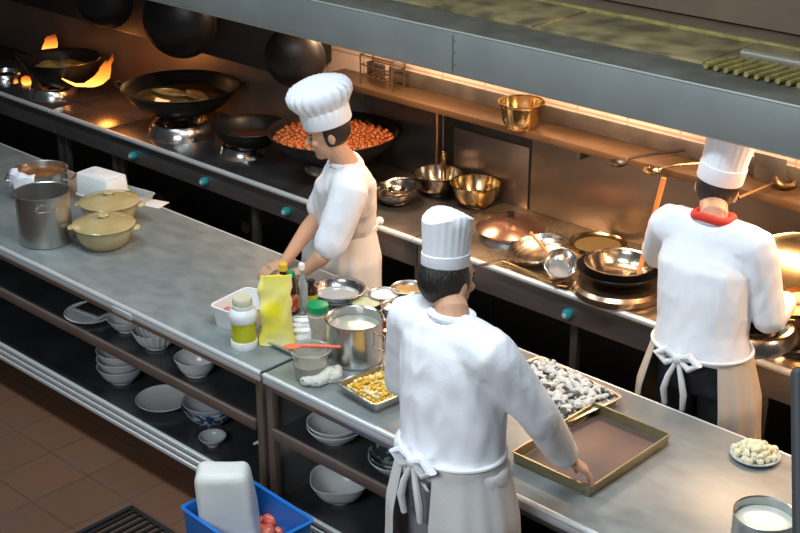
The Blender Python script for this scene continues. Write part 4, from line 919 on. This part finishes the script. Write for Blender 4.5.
# --- left cook: facing the table, leaning, hands on the worktop
fwd = V((-.75, -.85, 0)).normalized(); rt = fwd.cross(V((0, 0, 1)))
nk = ay(346, 163, 4.25); hd = ay(328, 133, 4.17)
pel = V((ay(345, 262, 4.42).x, 4.42, .90)); ch = pel.lerp(nk, .6); sm0 = nk-V((-.0, -.01, .075))
J = dict(fwd=fwd, pelvis=pel, chest=ch, neck=nk, head=hd, head_fwd=V((-.75, -1, -.35)), head_up=V((-.16, -.2, 1)),
    shL=sm0-rt*.175, shR=sm0+rt*.175, elL=sm0-rt*.20+V((-.05, -.10, -.27)), wrL=at(306, 270, .88), elR=sm0+rt*.24+V((-.06, -.12, -.25)), wrR=at(285, 262, .875),
    hdL=V((-.7, -.6, -.25)), pnL=V((0, 0, -1)), hdR=V((-.3, -1, -.2)), pnR=V((0, 0, -1)), flipL=True,
    knL=V((pel.x, 4.42, .49))-rt*.10, knR=V((pel.x, 4.42, .49))+rt*.10, anL=V((pel.x, 4.45, .09))-rt*.10, anR=V((pel.x, 4.45, .09))+rt*.10, bow=False, hat_h=.21, hat_r=1.12, hem=.02, bulk=.96, curlL=.3, curlR=.3)
chef('cook in short-sleeved white jacket and puffed hat, leaning over the worktop', J, 'puff', 1., (COTTON2, .93, .45, .35, .188), NAVY, seed=4.)
# --- right cook: facing the range
fwd = V((-.02, 1, 0)).normalized(); rt = fwd.cross(V((0, 0, 1)))
nk = ay(713, 219, 4.49); hd = ay(717, 189, 4.645); pel = V((ay(702, 345, 4.38).x, 4.38, .93)); ch = pel.lerp(nk, .6)-V((0, .02, 0)); sm0 = nk-V((0, .0, .075))
wr = ay(786, 301, 4.72); 
wl = V((sm0.x-.27, 4.74, 1.12))
J = dict(fwd=fwd, pelvis=pel, chest=ch, neck=nk, head=hd, head_fwd=V((-.45, 1, -.35)), head_up=V((.14, .12, 1)),
    shL=sm0-rt*.19, shR=sm0+rt*.19, elL=sm0-rt*.31+V((0, .12, -.19)), wrL=wl, elR=sm0+rt*.27+V((0, .02, -.27)), wrR=wr,
    hdL=V((-.1, .9, .35)), pnL=V((1, .1, 0)), hdR=V((.45, .9, .0)), pnR=V((-.2, 0, -1)), curlL=1., curlR=.9,
    knL=V((pel.x, 4.40, .49))-rt*.10, knR=V((pel.x, 4.40, .49))+rt*.10, anL=V((pel.x, 4.36, .09))-rt*.10, anR=V((pel.x, 4.36, .09))+rt*.11, hat_h=.2, hat_r=1.05, hem=.0, bulk=1.0, hat_tilt=V((-.0, 0, 0)), flipL=True)
chef('cook with red neck scarf seen from behind, working at the lit range', J, 'tall', 1.85, (BEIGE, .985, .34, .75, .198), NAVY, scarf=RED, seed=8.)
# wooden handled scoop standing in the wide bowl
bm = B(); bot = rimc+V((.07, .05, -.06)); top = ay(664, 178, 5.0); tube(bm, [bot, bot.lerp(top, .5), top], [.011, .012, .012], 10)
t = thing('wooden_scoop', 'long orange wooden handle rising from the wide steel bowl', 'scoop', bot)
bmesh.ops.translate(bm, vec=-bot, verts=bm.verts); obj('wooden_handle', bm, WOOD, t)
bm = B(); ellips(bm, (0, 0, -.005), .045, .035, .015); obj('scoop_head', bm, IRON, t)
# ---------------------------------------------------------------- lights, world, camera
def area(loc, target, sx, sy, e, col):
    li = bpy.data.lights.new('ceiling_and_fill_light', 'AREA'); li.shape = 'RECTANGLE'; li.size = sx; li.size_y = sy; li.energy = e; li.color = col
    o = bpy.data.objects.new('ceiling_and_fill_light', li); C.objects.link(o); o.location = loc; o.rotation_euler = (V(target)-V(loc)).to_track_quat('-Z', 'Y').to_euler(); return o
area((-2.6, 2.9, 4.3), (-2.8, 3.4, .8), 1.6, .5, 85, (.82, .93, 1))
area((-5.6, 2.7, 4.3), (-5.6, 3.4, .8), 1.6, .5, 60, (.82, .93, 1))
area((-2.2, -.2, 3.1), (-3.8, 3.4, .5), 2.2, 1.0, 75, (.88, .94, 1))  # added front fill, brightens the crockery under the tables
def point(loc, e, col, r=.05):
    li = bpy.data.lights.new('fire_and_added_glow', 'POINT'); li.energy = e; li.color = col; li.shadow_soft_size = r
    o = bpy.data.objects.new('fire_and_added_glow', li); C.objects.link(o); o.location = loc
point(ay(98, 62, 4.98)+V((0, 0, .02)), 4.5, (1, .33, .07))
point(V((-7.0, 5.2, 1.2)), .7, (1, .5, .2))  # added warm point with no flame here, for an orange patch on the wall
point(ay(795, 305, 5.0), 2.5, (1, .45, .15))
w = bpy.data.worlds.new('World'); bpy.context.scene.world = w; w.use_nodes = True
w.node_tree.nodes['Background'].inputs[0].default_value = (.62, .72, .82, 1); w.node_tree.nodes['Background'].inputs[1].default_value = .055
cam = bpy.data.cameras.new('Camera'); co = bpy.data.objects.new('Camera', cam); C.objects.link(co)
co.location = CAM; co.rotation_euler = Matrix((RX, RU, -RF)).transposed().to_euler(); cam.lens = F/800*36; cam.sensor_width = 36; cam.clip_start = .05
sc = bpy.context.scene; sc.camera = co
sc.view_settings.view_transform = 'Standard'; sc.view_settings.look = 'None'; sc.view_settings.exposure = .15; sc.view_settings.gamma = 1
